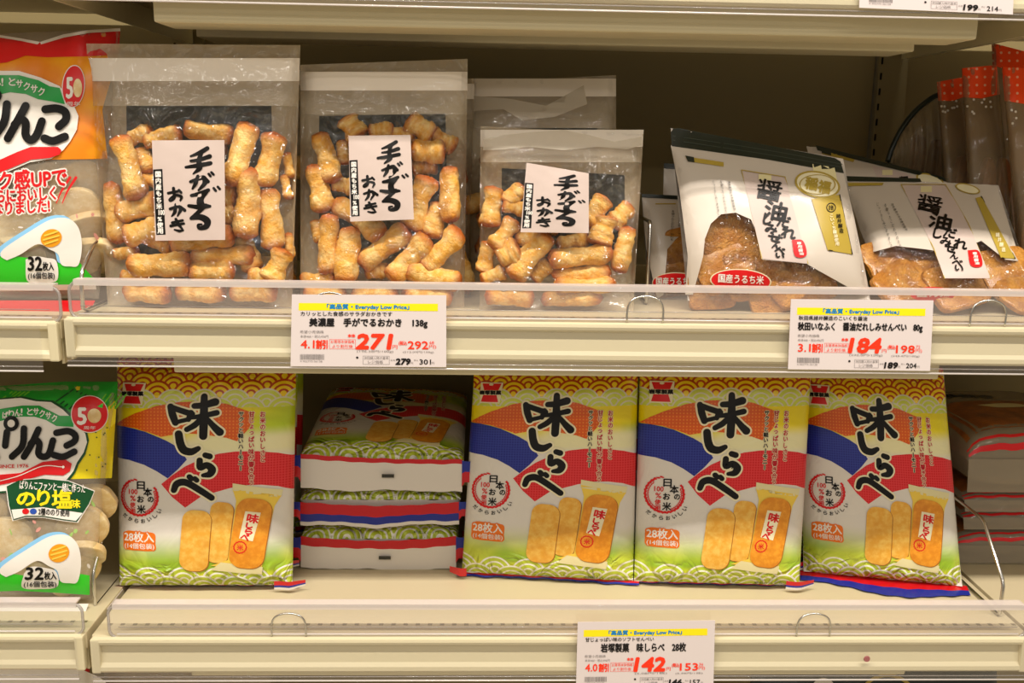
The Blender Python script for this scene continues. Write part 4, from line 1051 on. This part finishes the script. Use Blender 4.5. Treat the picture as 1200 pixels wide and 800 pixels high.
# --- green bag, lower shelf
def green_art():
    a = Art(9)
    a.poly([(-120, 456), (0, 452), (75, 447), (138, 447), (136, 480), (131, 560), (-120, 566)], 'ink_yellow', 1)
    a.poly([(-120, 456), (0, 452), (75, 447), (138, 447), (137, 479), (112, 480), (82, 486), (50, 470), (-120, 505)], 'ink_green_mid', 2)
    for i in range(6): a.stroke([(66+i*5, 470+i*3), (86+i*5, 456+i*2)], 1.7, 'ink_dark_green', 3, smooth=False)
    for i in range(5): a.stroke([(112+i*6, 478), (124+i*6, 462)], 1.6, 'ink_lime', 3, smooth=False)
    for i in range(5): a.stroke([(-2+i*5, 470), (14+i*5, 459)], 1.6, 'ink_lime', 3, smooth=False)
    rg = random.Random(4)
    for i in range(16): a.ellipse(rg.uniform(94, 130), rg.uniform(496, 555), .9, .9, 'ink_dark_green', 2, 0, 7)
    C_ = [(-120, 490), (-60, 476), (0, 468), (24, 466), (42, 470), (60, 471), (74, 480), (84, 490), (100, 508), (102, 518), (98, 530), (90, 542), (86, 552), (78, 562), (60, 567), (20, 574), (-120, 584)]
    a.poly([(x+(2.2 if x > -100 else 0), y-(2 if y < 520 else -2)) for x, y in C_], 'ink_dark_green', 3); a.poly(C_, 'ink_white', 4)
    a.poly([(-90, 500), (-30, 484), (0, 479), (26, 475), (46, 475), (60, 482), (70, 487), (86, 487), (86, 500), (66, 499), (54, 492), (40, 488), (22, 488), (-20, 498), (-90, 520)], 'ink_green', 5)
    for i, c in enumerate('ぱりん!とサクサク'):
        x = 3+i*7.2; y = 487-5*math.sin((i+.5)/8*2.6)+max(0, i-5)*1.6; cjk(a, c, x, y-4, x+(6.4 if c != '!' else 1.6), y+4, 'ink_white', 6, bold=.3)
    NM = [[(45, 503), (36, 522), (28, 535)], [(36, 520), (41, 515), (46, 520), (45, 531), (50, 535), (57, 532), (62, 516)], [(66, 507), (80, 505), (88, 510), (87, 517), (78, 522)], [(63, 533), (74, 535), (87, 529)],
          [(8, 506), (6, 522)], [(28, 502), (26, 522), (14, 535)], [(-40, 505), (-42, 535)], [(-30, 514), (-6, 512)], [(-18, 505), (-18, 530), (-27, 534), (-18, 527), (-4, 536)]]
    name_strokes(a, NM, 0, 'ink_black', 7, 7.8)
    a.ring(13, 496, 4.5, 9, 'ink_black', 8); a.ellipse(13, 496, 4.4, 4.4, 'ink_white', 8)
    a.poly([(-120, 572), (-40, 566), (0, 556), (24, 554), (50, 541), (76, 538), (84, 543), (82, 552), (74, 557), (52, 556), (30, 562), (0, 568), (-120, 582)], 'ink_red', 6)
    a.stroke([(-20, 568), (20, 558), (50, 546), (74, 547)], 1.0, 'ink_white', 7); a.ellipse(74, 547, 1.6, 1.6, 'ink_white', 8)
    a.text('SINCE 1976', -2, 548, 33, 544, 'ink_red', 6, .1, -.03)
    a.ellipse(105, 485, 22, 22, 'ink_white', 5, 0, 40); a.ellipse(105, 485, 21, 21, 'ink_red', 6, 0, 40)
    cjk(a, '5', 91, 478, 101, 497, 'ink_white', 7, bold=.9); a.ellipse(110.5, 487, 8, 8.5, 'pale_rice_cracker', 7); cjk(a, '周年', 98, 499, 112, 503, 'ink_white', 7)
    a.poly([(114, 476), (121, 472), (120, 478)], 'ink_bright_green', 7)
    # seaweed salt sign
    def fan(g, y0=0): return [(8-g, 570-g), (22, 563-g), (50, 561-g), (80, 564-g), (110+g, 576-g), (104+g, 590), (90+g, 611+g), (74, 609+g), (50, 605+g), (30, 605+g), (16-g, 609+g), (11-g, 592)]
    a.poly(fan(1.4), 'ink_white', 6); a.poly(fan(.3), 'ink_dark_green', 7)
    a.poly([(13.5, 597), (50, 594), (97, 601), (89, 610), (74, 608), (50, 604), (30, 604), (16, 608)], 'ink_white', 8)
    a.text('ぱりんこファンと一緒に作った', 23, 575, 100, 565, 'ink_white', 8, .15, .06)
    a.text('の', 20, 592, 41, 577, 'ink_yellow', 8, .9); a.text('り', 44, 592, 58, 574, 'ink_yellow', 8, .9); a.text('塩', 61, 595, 84, 574, 'ink_yellow', 8, .7); a.text('味', 83, 595, 94, 585, 'ink_yellow', 8, .4)
    a.ellipse(30, 599, 4, 3.4, 'ink_red', 9); a.ellipse(39, 599, 4, 3.4, 'ink_blue_dot', 9); a.text('2種ののり使用', 45, 604, 81, 596, 'ink_black', 9, .15, .05)
    rg = random.Random(5)
    for i in range(34): a.ellipse(rg.uniform(-20, 112), rg.uniform(570, 668), rg.uniform(1.5, 6), rg.uniform(1, 3), rg.choice(('speck_pink', 'speck_green', 'speck_green', 'foil_white')), 1, rg.uniform(0, 3), 9)
    slide(a, -1, 371, (69, 648), -.4)
    a.poly([(-120, 676), (-30, 668), (0, 663), (14, 672), (40, 676), (70, 680), (92, 672), (105, 674), (105, 697), (60, 694), (20, 692), (-120, 697)], 'ink_bright_green', 2)
    a.blob([(28, 672), (36, 664), (52, 665), (66, 670), (67, 687), (46, 690), (26, 688)], 'ink_white', 6)
    a.text('32', 30, 679, 51, 665, 'ink_black', 7, .7, 0, .1); a.text('枚入', 52, 679, 66, 670, 'ink_black', 7, .3); a.text('(16個包装)', 28, 689, 66, 681, 'ink_black', 7, .15)
    return a
plain('ink_green_mid', '17a02e', .3); plain('ink_lime', '6cc22c', .3); plain('ink_blue_dot', '2a52b0', .4)
spots = [(10, 632, .012, .1, .1), (60, 630, .0, .4, -.2), (92, 650, .0, .2, .9), (96, 620, .004, .6, .5), (105, 590, .0, .3, .6), (40, 662, .0, .2, .2), (-30, 640, .0, .5, .1), (88, 672, -.004, .9, .9), (-20, 600, .0, .1, .1)]
cracker_bag([(-125, 702), (108, 702), (138, 447), (-120, 456)], (.075, .075, .13, .13), green_art(), 'green and yellow printed bag of salted seaweed rice crackers, lower shelf at the left edge', 5.0, spots, 'wrapped rice crackers in the green bag', 'pale round rice cracker behind the clear window of the green bag', 'foil_white')

# ================================================================== soy sauce cracker pouches
SEN = [slab('soy_cracker', 'senbei_crust', 11+i, .034, .029, .0050, .035, 7.0) for i in range(5)]
def pouch(px, Ys, art, label, seed, pieces, who, t=.024):
    s = Px(px, Ys, t, t, lambda u, v: boxy(u, np.clip(v, 0, 1), 4, 3, .6, .7)*np.clip((1.0-v)/.75, 0, 1)**.6, seed, .0008, .0016)
    r = empty('soy_cracker_pouch', (s.c[0]+s.c[1])/2, label=label, cat='snack pouch', group='white pouches of soy sauce crackers')
    emit('printed_front', s, (36, 40, 'clear_film'), art, r)
    emit('back_film', s, (20, 24, 'pouch_white'), None, r, True)
    for i, (x, y, h, rt, tl, sc) in enumerate(pieces):
        place(SEN[i % 5], 'soy_cracker', s, x, y, h, rt, tl, 'brown glazed soy sauce cracker inside %s' % who, 'cracker', 'soy sauce crackers in %s' % who, sc)
    return s, r
def tiny_columns(a, cols):
    for t, x, y0, y1, sl in cols: a.column(t, x, y0, y1, 3.4, 'ink_black', 4, .0, sl)
TINY = ('諸井醸造の天然醸造醤油', 'を使ったこだわりのたれを', 'じっくりしみこませました')
def front_art():
    a = Art(9)
    a.poly([(786, 170), (988, 200), (1001, 255), (1019, 342), (1004, 342), (945, 309), (893, 304), (888, 275), (880, 257), (862, 249), (845, 251), (833, 262), (826, 280), (824, 300), (812, 345), (803, 345), (806, 300), (796, 222)], 'pouch_white', 1)
    a.poly([(786, 151), (795, 150), (978, 185), (985, 189), (989, 203), (900, 187), (787, 171)], 'dark_band', 2)
    for k in (.35, .6): a.stroke([(788, 152+20*k), (900, 150+20*k+19), (987, 187+15*k)], .8, 'ink_grey_line', 3)
    a.poly([(803, 183), (848, 190), (848, 195), (806, 189)], 'ink_gold', 3); a.poly([(803, 182), (813, 184), (814, 190), (806, 189)], 'dark_band', 4)
    a.poly([(869, 199), (920, 207), (947, 309), (893, 303)], 'label_paper', 2)
    for p in ([(869, 199), (920, 207)], [(869, 199), (893, 303)], [(920, 207), (947, 309)]): a.stroke(p, .9, 'ink_gold', 4, smooth=False)
    a.rect(889, 204, 904, 211, 'wrap_pale', 3)
    B = dict(mat='ink_black', lay=4)
    def ch(c, x0, y0, x1, y1, b=.7, rot=.2): a.text(c, x0, y1, x1, y0, 'ink_black', 4, b*.6, rot)
    ch('醤', 887, 211, 916, 234, .6); ch('油', 896, 236, 922, 258, 1.3); ch('だ', 911, 253, 926, 266, 1.0); ch('れ', 916, 266, 933, 279, 1.1)
    ch('し', 895, 250, 904, 263, 1.2); ch('み', 897, 263, 911, 273, 1); ch('せ', 900, 274, 917, 283, 1); ch('ん', 905, 284, 915, 291, 1); ch('べ', 908, 290, 920, 297, 1); ch('い', 909, 297, 919, 302, 1)
    a.blob([(928, 281), (941, 282), (945, 299), (932, 300)], 'ink_red', 4); a.column('専用醤油', 936, 283, 299, 6, 'ink_white', 5, .1, .22)
    a.poly([(952, 192), (978, 196), (982, 215), (955, 215)], 'wrap_pale', 2)
    a.ellipse(958, 216, 27, 15.5, 'ink_gold', 3, .2); a.ellipse(958, 216, 24.5, 13.5, 'ink_cream', 4, .2); a.ring(958, 216, 20, 21.4, 'ink_gold', 5, ry=.55)
    a.text('稲', 944, 222, 958, 208, 'ink_gold', 5, .8, .2); a.text('福', 959, 226, 973, 212, 'ink_gold', 5, .8, .2)
    a.poly([(951, 233), (984, 228), (999, 298), (970, 293)], 'ink_gold', 3)
    a.stroke([(984, 228), (999, 298), (972, 293)], 1.2, 'ink_black', 4, smooth=False)
    a.ring(974, 243, 4.6, 5.6, 'ink_black', 4); a.text('諸', 971, 246, 977, 240, 'ink_black', 4)
    a.column('諸井醸造', 982, 250, 273, 5.5, 'ink_black', 4, .1, .2); a.column('こいくち醤油使用', 974, 250, 288, 5, 'ink_cream', 4, .1, .2)
    tiny_columns(a, [(TINY[0], 854, 212, 246, .2), (TINY[1], 845, 211, 257, .16), (TINY[2], 836, 211, 256, .16)])
    a.ellipse(868, 329, 36, 14, 'ink_cream', 4, .05); a.ellipse(868, 329, 34.5, 12.8, 'ink_red', 5, .05)
    a.text('国産うるち米', 842, 332, 895, 322, 'ink_white', 6, .25, .05); a.text('使用', 860, 340, 876, 334, 'ink_white', 6, .1)
    return a
plain('ink_grey_line', '3c463c', .4)
def right_art():
    a = Art(9)
    a.poly([(989, 211), (1080, 214), (1168, 218), (1174, 236), (1196, 306), (1178, 304), (1150, 282), (1140, 286), (1110, 296), (1085, 292), (1050, 288), (1020, 296), (1022, 310), (1046, 345), (1040, 345), (1008, 270)], 'pouch_white', 1)
    a.poly([(987, 206), (1078, 209), (1080, 213), (990, 212)], 'dark_band', 3); a.poly([(993, 214), (1036, 214), (1034, 217), (994, 218)], 'ink_gold', 3)
    a.poly([(1056, 216), (1108, 216), (1135, 262), (1161, 326), (1107, 326), (1094, 290)], 'label_paper', 2)
    for p in ([(1056, 216), (1108, 216)], [(1056, 216), (1094, 290), (1107, 326)], [(1108, 216), (1135, 262), (1161, 326)]): a.stroke(p, .9, 'ink_gold', 4, smooth=False)
    a.rect(1079, 218, 1092, 225, 'wrap_pale', 3)
    def ch(c, x0, y0, x1, y1, b=.7, rot=.22): a.text(c, x0, y1, x1, y0, 'ink_black', 4, b*.6, rot)
    ch('醤', 1075, 229, 1104, 248, .5); ch('油', 1089, 250, 1115, 268, 1.3); ch('だ', 1106, 267, 1121, 278, .8); ch('れ', 1118, 280, 1134, 291, .9)
    ch('し', 1094, 268, 1104, 279, .9); ch('み', 1102, 278, 1115, 287); ch('せ', 1107, 286, 1122, 295, .8); ch('ん', 1114, 296, 1123, 303); ch('べ', 1116, 304, 1128, 311); ch('い', 1119, 311, 1129, 317)
    a.blob([(1134, 293), (1147, 294), (1151, 311), (1138, 311)], 'ink_red', 4); a.column('専用醤油', 1142, 295, 310, 6, 'ink_white', 5, .1, .22)
    a.ellipse(1134, 221, 15, 5.5, 'ink_gold', 3, .25); a.ellipse(1134, 221, 13, 4.2, 'ink_cream', 4, .25)
    a.poly([(1143, 232), (1150, 230), (1190, 303), (1173, 302)], 'ink_gold', 3); a.stroke([(1150, 230), (1190, 303), (1174, 302)], 1.2, 'ink_black', 4, smooth=False)
    a.column('諸井醸造', 1168, 272, 295, 5, 'ink_cream', 4, .1, .4)
    tiny_columns(a, [(TINY[0], 1045, 238, 270, .55), (TINY[1], 1037, 238, 295, .36), (TINY[2], 1028, 237, 290, .33)])
    a.ellipse(1093, 345, 26, 9, 'ink_red', 5); a.text('国産うるち米', 1075, 348, 1112, 341, 'ink_white', 6, .2)
    return a
def small_art():
    a = Art(9)
    a.poly([(752, 228), (836, 232), (838, 276), (806, 272), (792, 280), (782, 292), (778, 345), (770, 350), (757, 290)], 'pouch_white', 1)
    a.poly([(752, 227), (836, 231), (836, 236), (752, 231)], 'dark_band', 3)
    a.rect(768, 238, 792, 239.4, 'ink_gold', 2)
    a.column(TINY[0], 798, 243, 274, 4.4, 'ink_black', 3, 0, -.05); a.column(TINY[1], 789, 246, 282, 4.4, 'ink_black', 3, 0, -.05)
    a.ellipse(792, 331, 28, 12, 'ink_cream', 3); a.ellipse(792, 331, 27, 11, 'ink_red', 4); a.text('国産うるち米', 769, 334, 815, 325, 'ink_white', 5, .25)
    return a
def rear_art():
    a = Art(9)
    a.poly([(945, 172), (960, 172), (1110, 212), (1135, 310), (985, 310)], 'pouch_white', 1)
    a.poly([(956, 170), (1112, 209), (1114, 214), (1060, 201), (958, 176)], 'dark_band', 3)
    a.poly([(963, 176), (1002, 186), (1000, 190), (963, 180)], 'ink_gold', 3); a.poly([(963, 175), (974, 178), (974, 182), (963, 179)], 'dark_band', 4)
    a.poly([(1022, 194), (1062, 203), (1080, 214), (1030, 214)], 'label_paper', 2); a.rect(1034, 199, 1046, 205, 'wrap_pale', 3)
    a.ellipse(1090, 211, 17, 7, 'ink_gold', 3, .3); a.ellipse(1090, 211, 15, 5.4, 'ink_cream', 4, .3)
    a.column('醤油', 1058, 206, 232, 12, 'ink_black', 4, .6, .2)
    return a
def plain_art(c):
    a = Art(9); TL, TR, BR, BL = c
    a.poly([TL, TR, BR, BL], 'pouch_white', 1); a.poly([(TL[0], TL[1]-1), (TR[0], TR[1]-1), (TR[0], TR[1]+5), (TL[0], TL[1]+5)], 'dark_band', 3); return a
pouch([(806, 352), (1020, 352), (988, 186), (786, 150)], (.085, .085, .15, .14), front_art(), 'front white soy cracker pouch with a thick black top, leaning right', 1.1,
      [(852, 272, .006, .2, .1, 1.05), (885, 276, .0, .9, .2, 1.0), (846, 310, .008, .5, -.25, 1.05), (885, 318, .007, .2, .15, 1.15), (925, 326, .006, .7, -.1, 1.0), (952, 334, .0, .4, .3, .9), (834, 338, .0, .1, .2, .9), (905, 345, .004, .3, .2, .9)], 'the front leaning pouch', .036)
pouch([(1040, 356), (1215, 350), (1170, 217), (988, 208)], (.085, .085, .24, .24), right_art(), 'white soy cracker pouch lying back at the right, with crackers showing along its lower half', 2.4,
      [(1040, 304, .004, .3, .2, 1.0), (1072, 306, .0, .1, .1, 1.0), (1055, 334, .008, .6, .2, 1.0), (1092, 318, .007, .9, -.1, 1.05), (1120, 336, .009, .3, .1, 1.1), (1152, 322, .0, .5, .1, 1.0), (1178, 318, .007, .2, .2, 1.1), (1192, 340, .004, .8, .1, .9), (1160, 295, .0, .3, .2, .9)], 'the lying back pouch', .034)
pouch([(760, 352), (842, 352), (836, 232), (752, 228)], (.17, .17, .20, .20), small_art(), 'shaded soy cracker pouch behind the wire divider, beside the short clear bag', 3.3,
      [(808, 288, .006, .2, .2, .95), (796, 306, .004, .8, .3, .9), (816, 312, .006, .4, -.2, .9), (790, 328, .002, .1, .4, .8)], 'the shaded pouch behind the wire', .020)
pouch([(985, 310), (1135, 310), (1112, 210), (945, 171)], (.26, .26, .33, .33), rear_art(), 'white soy cracker pouch behind, its black edged top rising between the two front pouches', 4.4, [], 'the rear pouch', .018)
pouch([(775, 330), (862, 330), (856, 198), (778, 191)], (.30, .30, .32, .32), plain_art([(778, 192), (856, 198), (862, 330), (775, 330)]), 'rearmost soy cracker pouch, only its black top corner showing over the shaded one', 5.2, [], 'the rearmost pouch', .016)

# ================================================================== polka dot bags and the ribbed tray at the right
STK = slab('brown_snack_stick', 'brown_snack', 5, .011, .080, .011, .05, 2.6)
def polka(px, Y, head, label, seed, n):
    s = Px(px, (Y, Y, Y+.03, Y+.03), .028, .028, lambda u, v: boxy(u, np.clip(v, 0, .9), 5, 4, .5, .5)*np.clip((1.02-v)/.5, 0, 1)**.5, seed, .0016, .003)
    r = empty('dotted_snack_bag', (s.c[0]+s.c[1])/2, label=label, cat='snack bag', group='tall clear bags with orange red polka dot tops')
    a = Art(8); BL, BR, TR, TL = s.p
    f = head/(BL[1]-TL[1])
    L1 = TL+(BL-TL)*f; R1 = TR+(BR-TR)*f; L2 = TL+(BL-TL)*f*1.8; R2 = TR+(BR-TR)*f*1.7
    a.poly([tuple(TL), tuple(TR), tuple(R1), tuple((L1+R1)/2+np.array([0, 3])), tuple(L1)], 'polka_red', 1)
    rg = random.Random(int(seed*10))
    for i in range(9):
        p = L1+(R1-L1)*rg.uniform(.1, .9)+(L2-L1)*rg.uniform(.1, .9); a.ellipse(p[0], p[1], 1.5, 1.5, 'foil_white', 1, 0, 8)
    emit('clear_front', s, (24, 36, 'smoky_film'), a, r)
    emit('clear_back', s, (14, 20, 'brown_film'), None, r, True)
    for i in range(n):
        x = L1[0]+(R1[0]-L1[0])*(i+.6)/(n+.2); place(STK, 'brown_snack_stick', s, x+12, (L2[1]+BL[1])/2+6, .002, .06*(i-1), .0, 'long brown snack stick inside %s' % label.split(',')[0].replace('tall', 'the tall'), 'snack', 'brown sticks in the polka dot bags', .95)
polka([(1112, 338), (1150, 338), (1131, 90), (1098, 96)], .33, 22, 'tall polka dot topped bag nearest the ribbed tray, lowest of its row', 1.2, 2)
polka([(1140, 340), (1196, 340), (1168, 76), (1127, 80)], .28, 34, 'tall polka dot topped bag, second in its row from the ribbed tray', 2.1, 2)
polka([(1175, 335), (1235, 335), (1208, 62), (1162, 50)], .36, 26, 'tall polka dot topped bag, highest one, behind the others', 3.3, 2)
polka([(1196, 345), (1262, 345), (1232, 82), (1174, 78)], .22, 40, 'tall polka dot topped bag, brightest one, cut by the right edge', 4.0, 2)
def tray():
    Y = .40
    r = empty('ribbed_tray', at(1090, 215, Y=Y), label='clear ribbed tray with a dark curved rim, behind the soy pouches', cat='tray')
    rim = [(1040, 190), (1046, 172), (1056, 152), (1070, 133), (1086, 119), (1102, 110), (1125, 104), (1150, 104)]
    rim = [tuple(p) for p in spline(rim, 5)]; base = (1150, 235)
    n = len(rim); V = []; 
    low = [(1040+ (x-1040)*.98, 192+(x-1040)*.42) for x, y in rim]
    rows_ = 5
    for j in range(rows_+1):
        for i, ((x, y), (xl, yl)) in enumerate(zip(rim, low)):
            t = j/rows_; P = at(x+(xl-x)*t, y+(yl-y)*t, Y=Y); rb = .006*math.sin(i*1.55); V.append(P+np.array([0, -.012*math.sin(math.pi*t)-rb*min(1, t*4), 0]))
    nb = len(V)
    Fc = [(j*n+i, j*n+i+1, (j+1)*n+i+1, (j+1)*n+i) for j in range(rows_) for i in range(n-1)]
    V += [v+np.array([-.004*0, .012, 0]) for v in V[:nb]]; Fc += [tuple(nb+q for q in f[::-1]) for f in Fc]
    mesh_obj('ribbed_shell', V, Fc, ['smoky_film'], parent=r, smooth=True)
    tube('dark_rim', [at(x, y, Y=Y-.004) for x, y in rim], .0042, 'dark_band', r)
    tube('lower_rim', [at(x, y, Y=Y-.008) for x, y in low], .0030, 'dark_band', r)
    for i in range(4):
        P = at(1075+i*20, 185+i*6, Y=Y+.026)
        o = bpy.data.objects.new('brown_snack_stick', STK); COL.objects.link(o); o.location = P; o.rotation_euler = (rad(86), .05*i, 0); o.scale = (.9, .45, .9)
        tag(o, 'short brown snack piece inside the dark rimmed ribbed tray', 'snack', 'brown pieces in the ribbed tray')
tray()

# ================================================================== brown snack bags lying at the lower right
def brown_bag(x0, x1, y0, z0, t, label, seed, dark):
    hb = t/2
    q = Quad([(x0, y0, z0+hb), (x1, y0, z0+hb), (x1, y0+.24, z0+hb), (x0, y0+.24, z0+hb)], 240, 240, hb, hb-.001, lambda u, v: boxy(u, v, 6, 10, .5, .5), seed, .0010)
    r = empty('brown_snack_bag', ((x0+x1)/2, y0, z0), label=label, cat='snack bag', group='clear bags of brown snacks lying in a stack')
    a = Art(9, ((), (2, 4, 6, 9, 12, 15)))
    a.poly([(5, 18), (235, 18), (228, 150), (10, 140)], 'brown_snack', 1) 
    a.rect(2, 7, 238, 9.5, 'ink_red', 2); a.rect(2, 1.2, 238, 3.5, 'ink_red', 2)
    if dark:
        a.text('手焼き', 40, 160, 120, 185, 'ink_black', 3, 1.4, -.1); a.blob([(70, 120), (100, 105), (150, 112), (130, 128)], 'wrap_pale', 2)
    emit('printed_top', q, (36, 44, 'grey_film'), a, r)
    emit('bottom_film', q, (24, 30, 'grey_film'), None, r, True)
    V = [q.c[0]+np.array([0, -.002, .002]), q.c[1]+np.array([0, -.002, .002]), q.c[1]+np.array([0, -.008, -hb*.95]), q.c[0]+np.array([0, -.008, -hb*.95])]
    mesh_obj('end_seal', V, [(0, 1, 2, 3)], ['grey_film'], parent=r)
    return r
brown_bag(.715, .955, .215, ZL+.001, .050, 'bottom bag of the lying brown snack stack', 1.3, False)
brown_bag(.722, .960, .222, ZL+.052, .030, 'second bag from the bottom in the lying brown snack stack', 2.3, False)
brown_bag(.716, .956, .214, ZL+.083, .030, 'third bag from the bottom in the lying brown snack stack', 3.1, False)
brown_bag(.712, .950, .208, ZL+.114, .098, 'topmost bag of the lying brown snack stack, brown crackers showing through', 4.6, True)

# ================================================================== bags on the lowest shelf, only their tops in view
def low_bag(px, Ys, art, base, label, seed):
    s = Px(px, Ys, .03, .03, lambda u, v: boxy(u, v, 6, 4, .5, .6), seed)
    r = empty('snack_bag', (s.c[0]+s.c[1])/2, label=label, cat='snack bag', group='bags standing on the lowest shelf')
    emit('printed_front', s, (28, 40, base), art, r); emit('back_film', s, (16, 20, base), None, r, True)
a = Art(9); a.blob([(-60, 800), (0, 782), (55, 779), (100, 786), (125, 810), (60, 860), (-60, 860)], 'ink_white', 2)
low_bag([(-110, 1130), (118, 1130), (104, 756), (-100, 756)], (.10, .10, .13, .13), a, 'foil_red', 'red bag on the lowest shelf, bottom left corner', 1.0)
low_bag([(125, 1130), (330, 1130), (318, 772), (122, 772)], (.12, .12, .16, .16), None, 'smoky_film', 'brownish clear bag on the lowest shelf beside the red bag', 2.0)
a = Art(9); a.ring(1040, 826, 33, 37, 'ink_gold', 2); a.ellipse(965, 808, 14, 14, 'foil_white', 2)
low_bag([(862, 1120), (1170, 1120), (1168, 782), (880, 784)], (.10, .10, .13, .13), a, 'dark_band', 'black bag with a gold ring on the lowest shelf, bottom right', 3.0)
a = Art(50); a.text('2', 14, 4, 28, 22, 'ink_black', 2, 1.2)
q = Quad([p_ for p_ in (at(122, 703, Z=ZL)+np.array(v) for v in ((-.020, -.026, .0009), (.014, -.026, .0009), (.014, .030, .0009), (-.020, .030, .0009)))], 34, 56, 0, 0, lambda u, v: u*0, 0, 0)
emit('printed_face', q, (2, 2, 'white_card'), a, bpy.data.objects['shelf_label'], False, False)
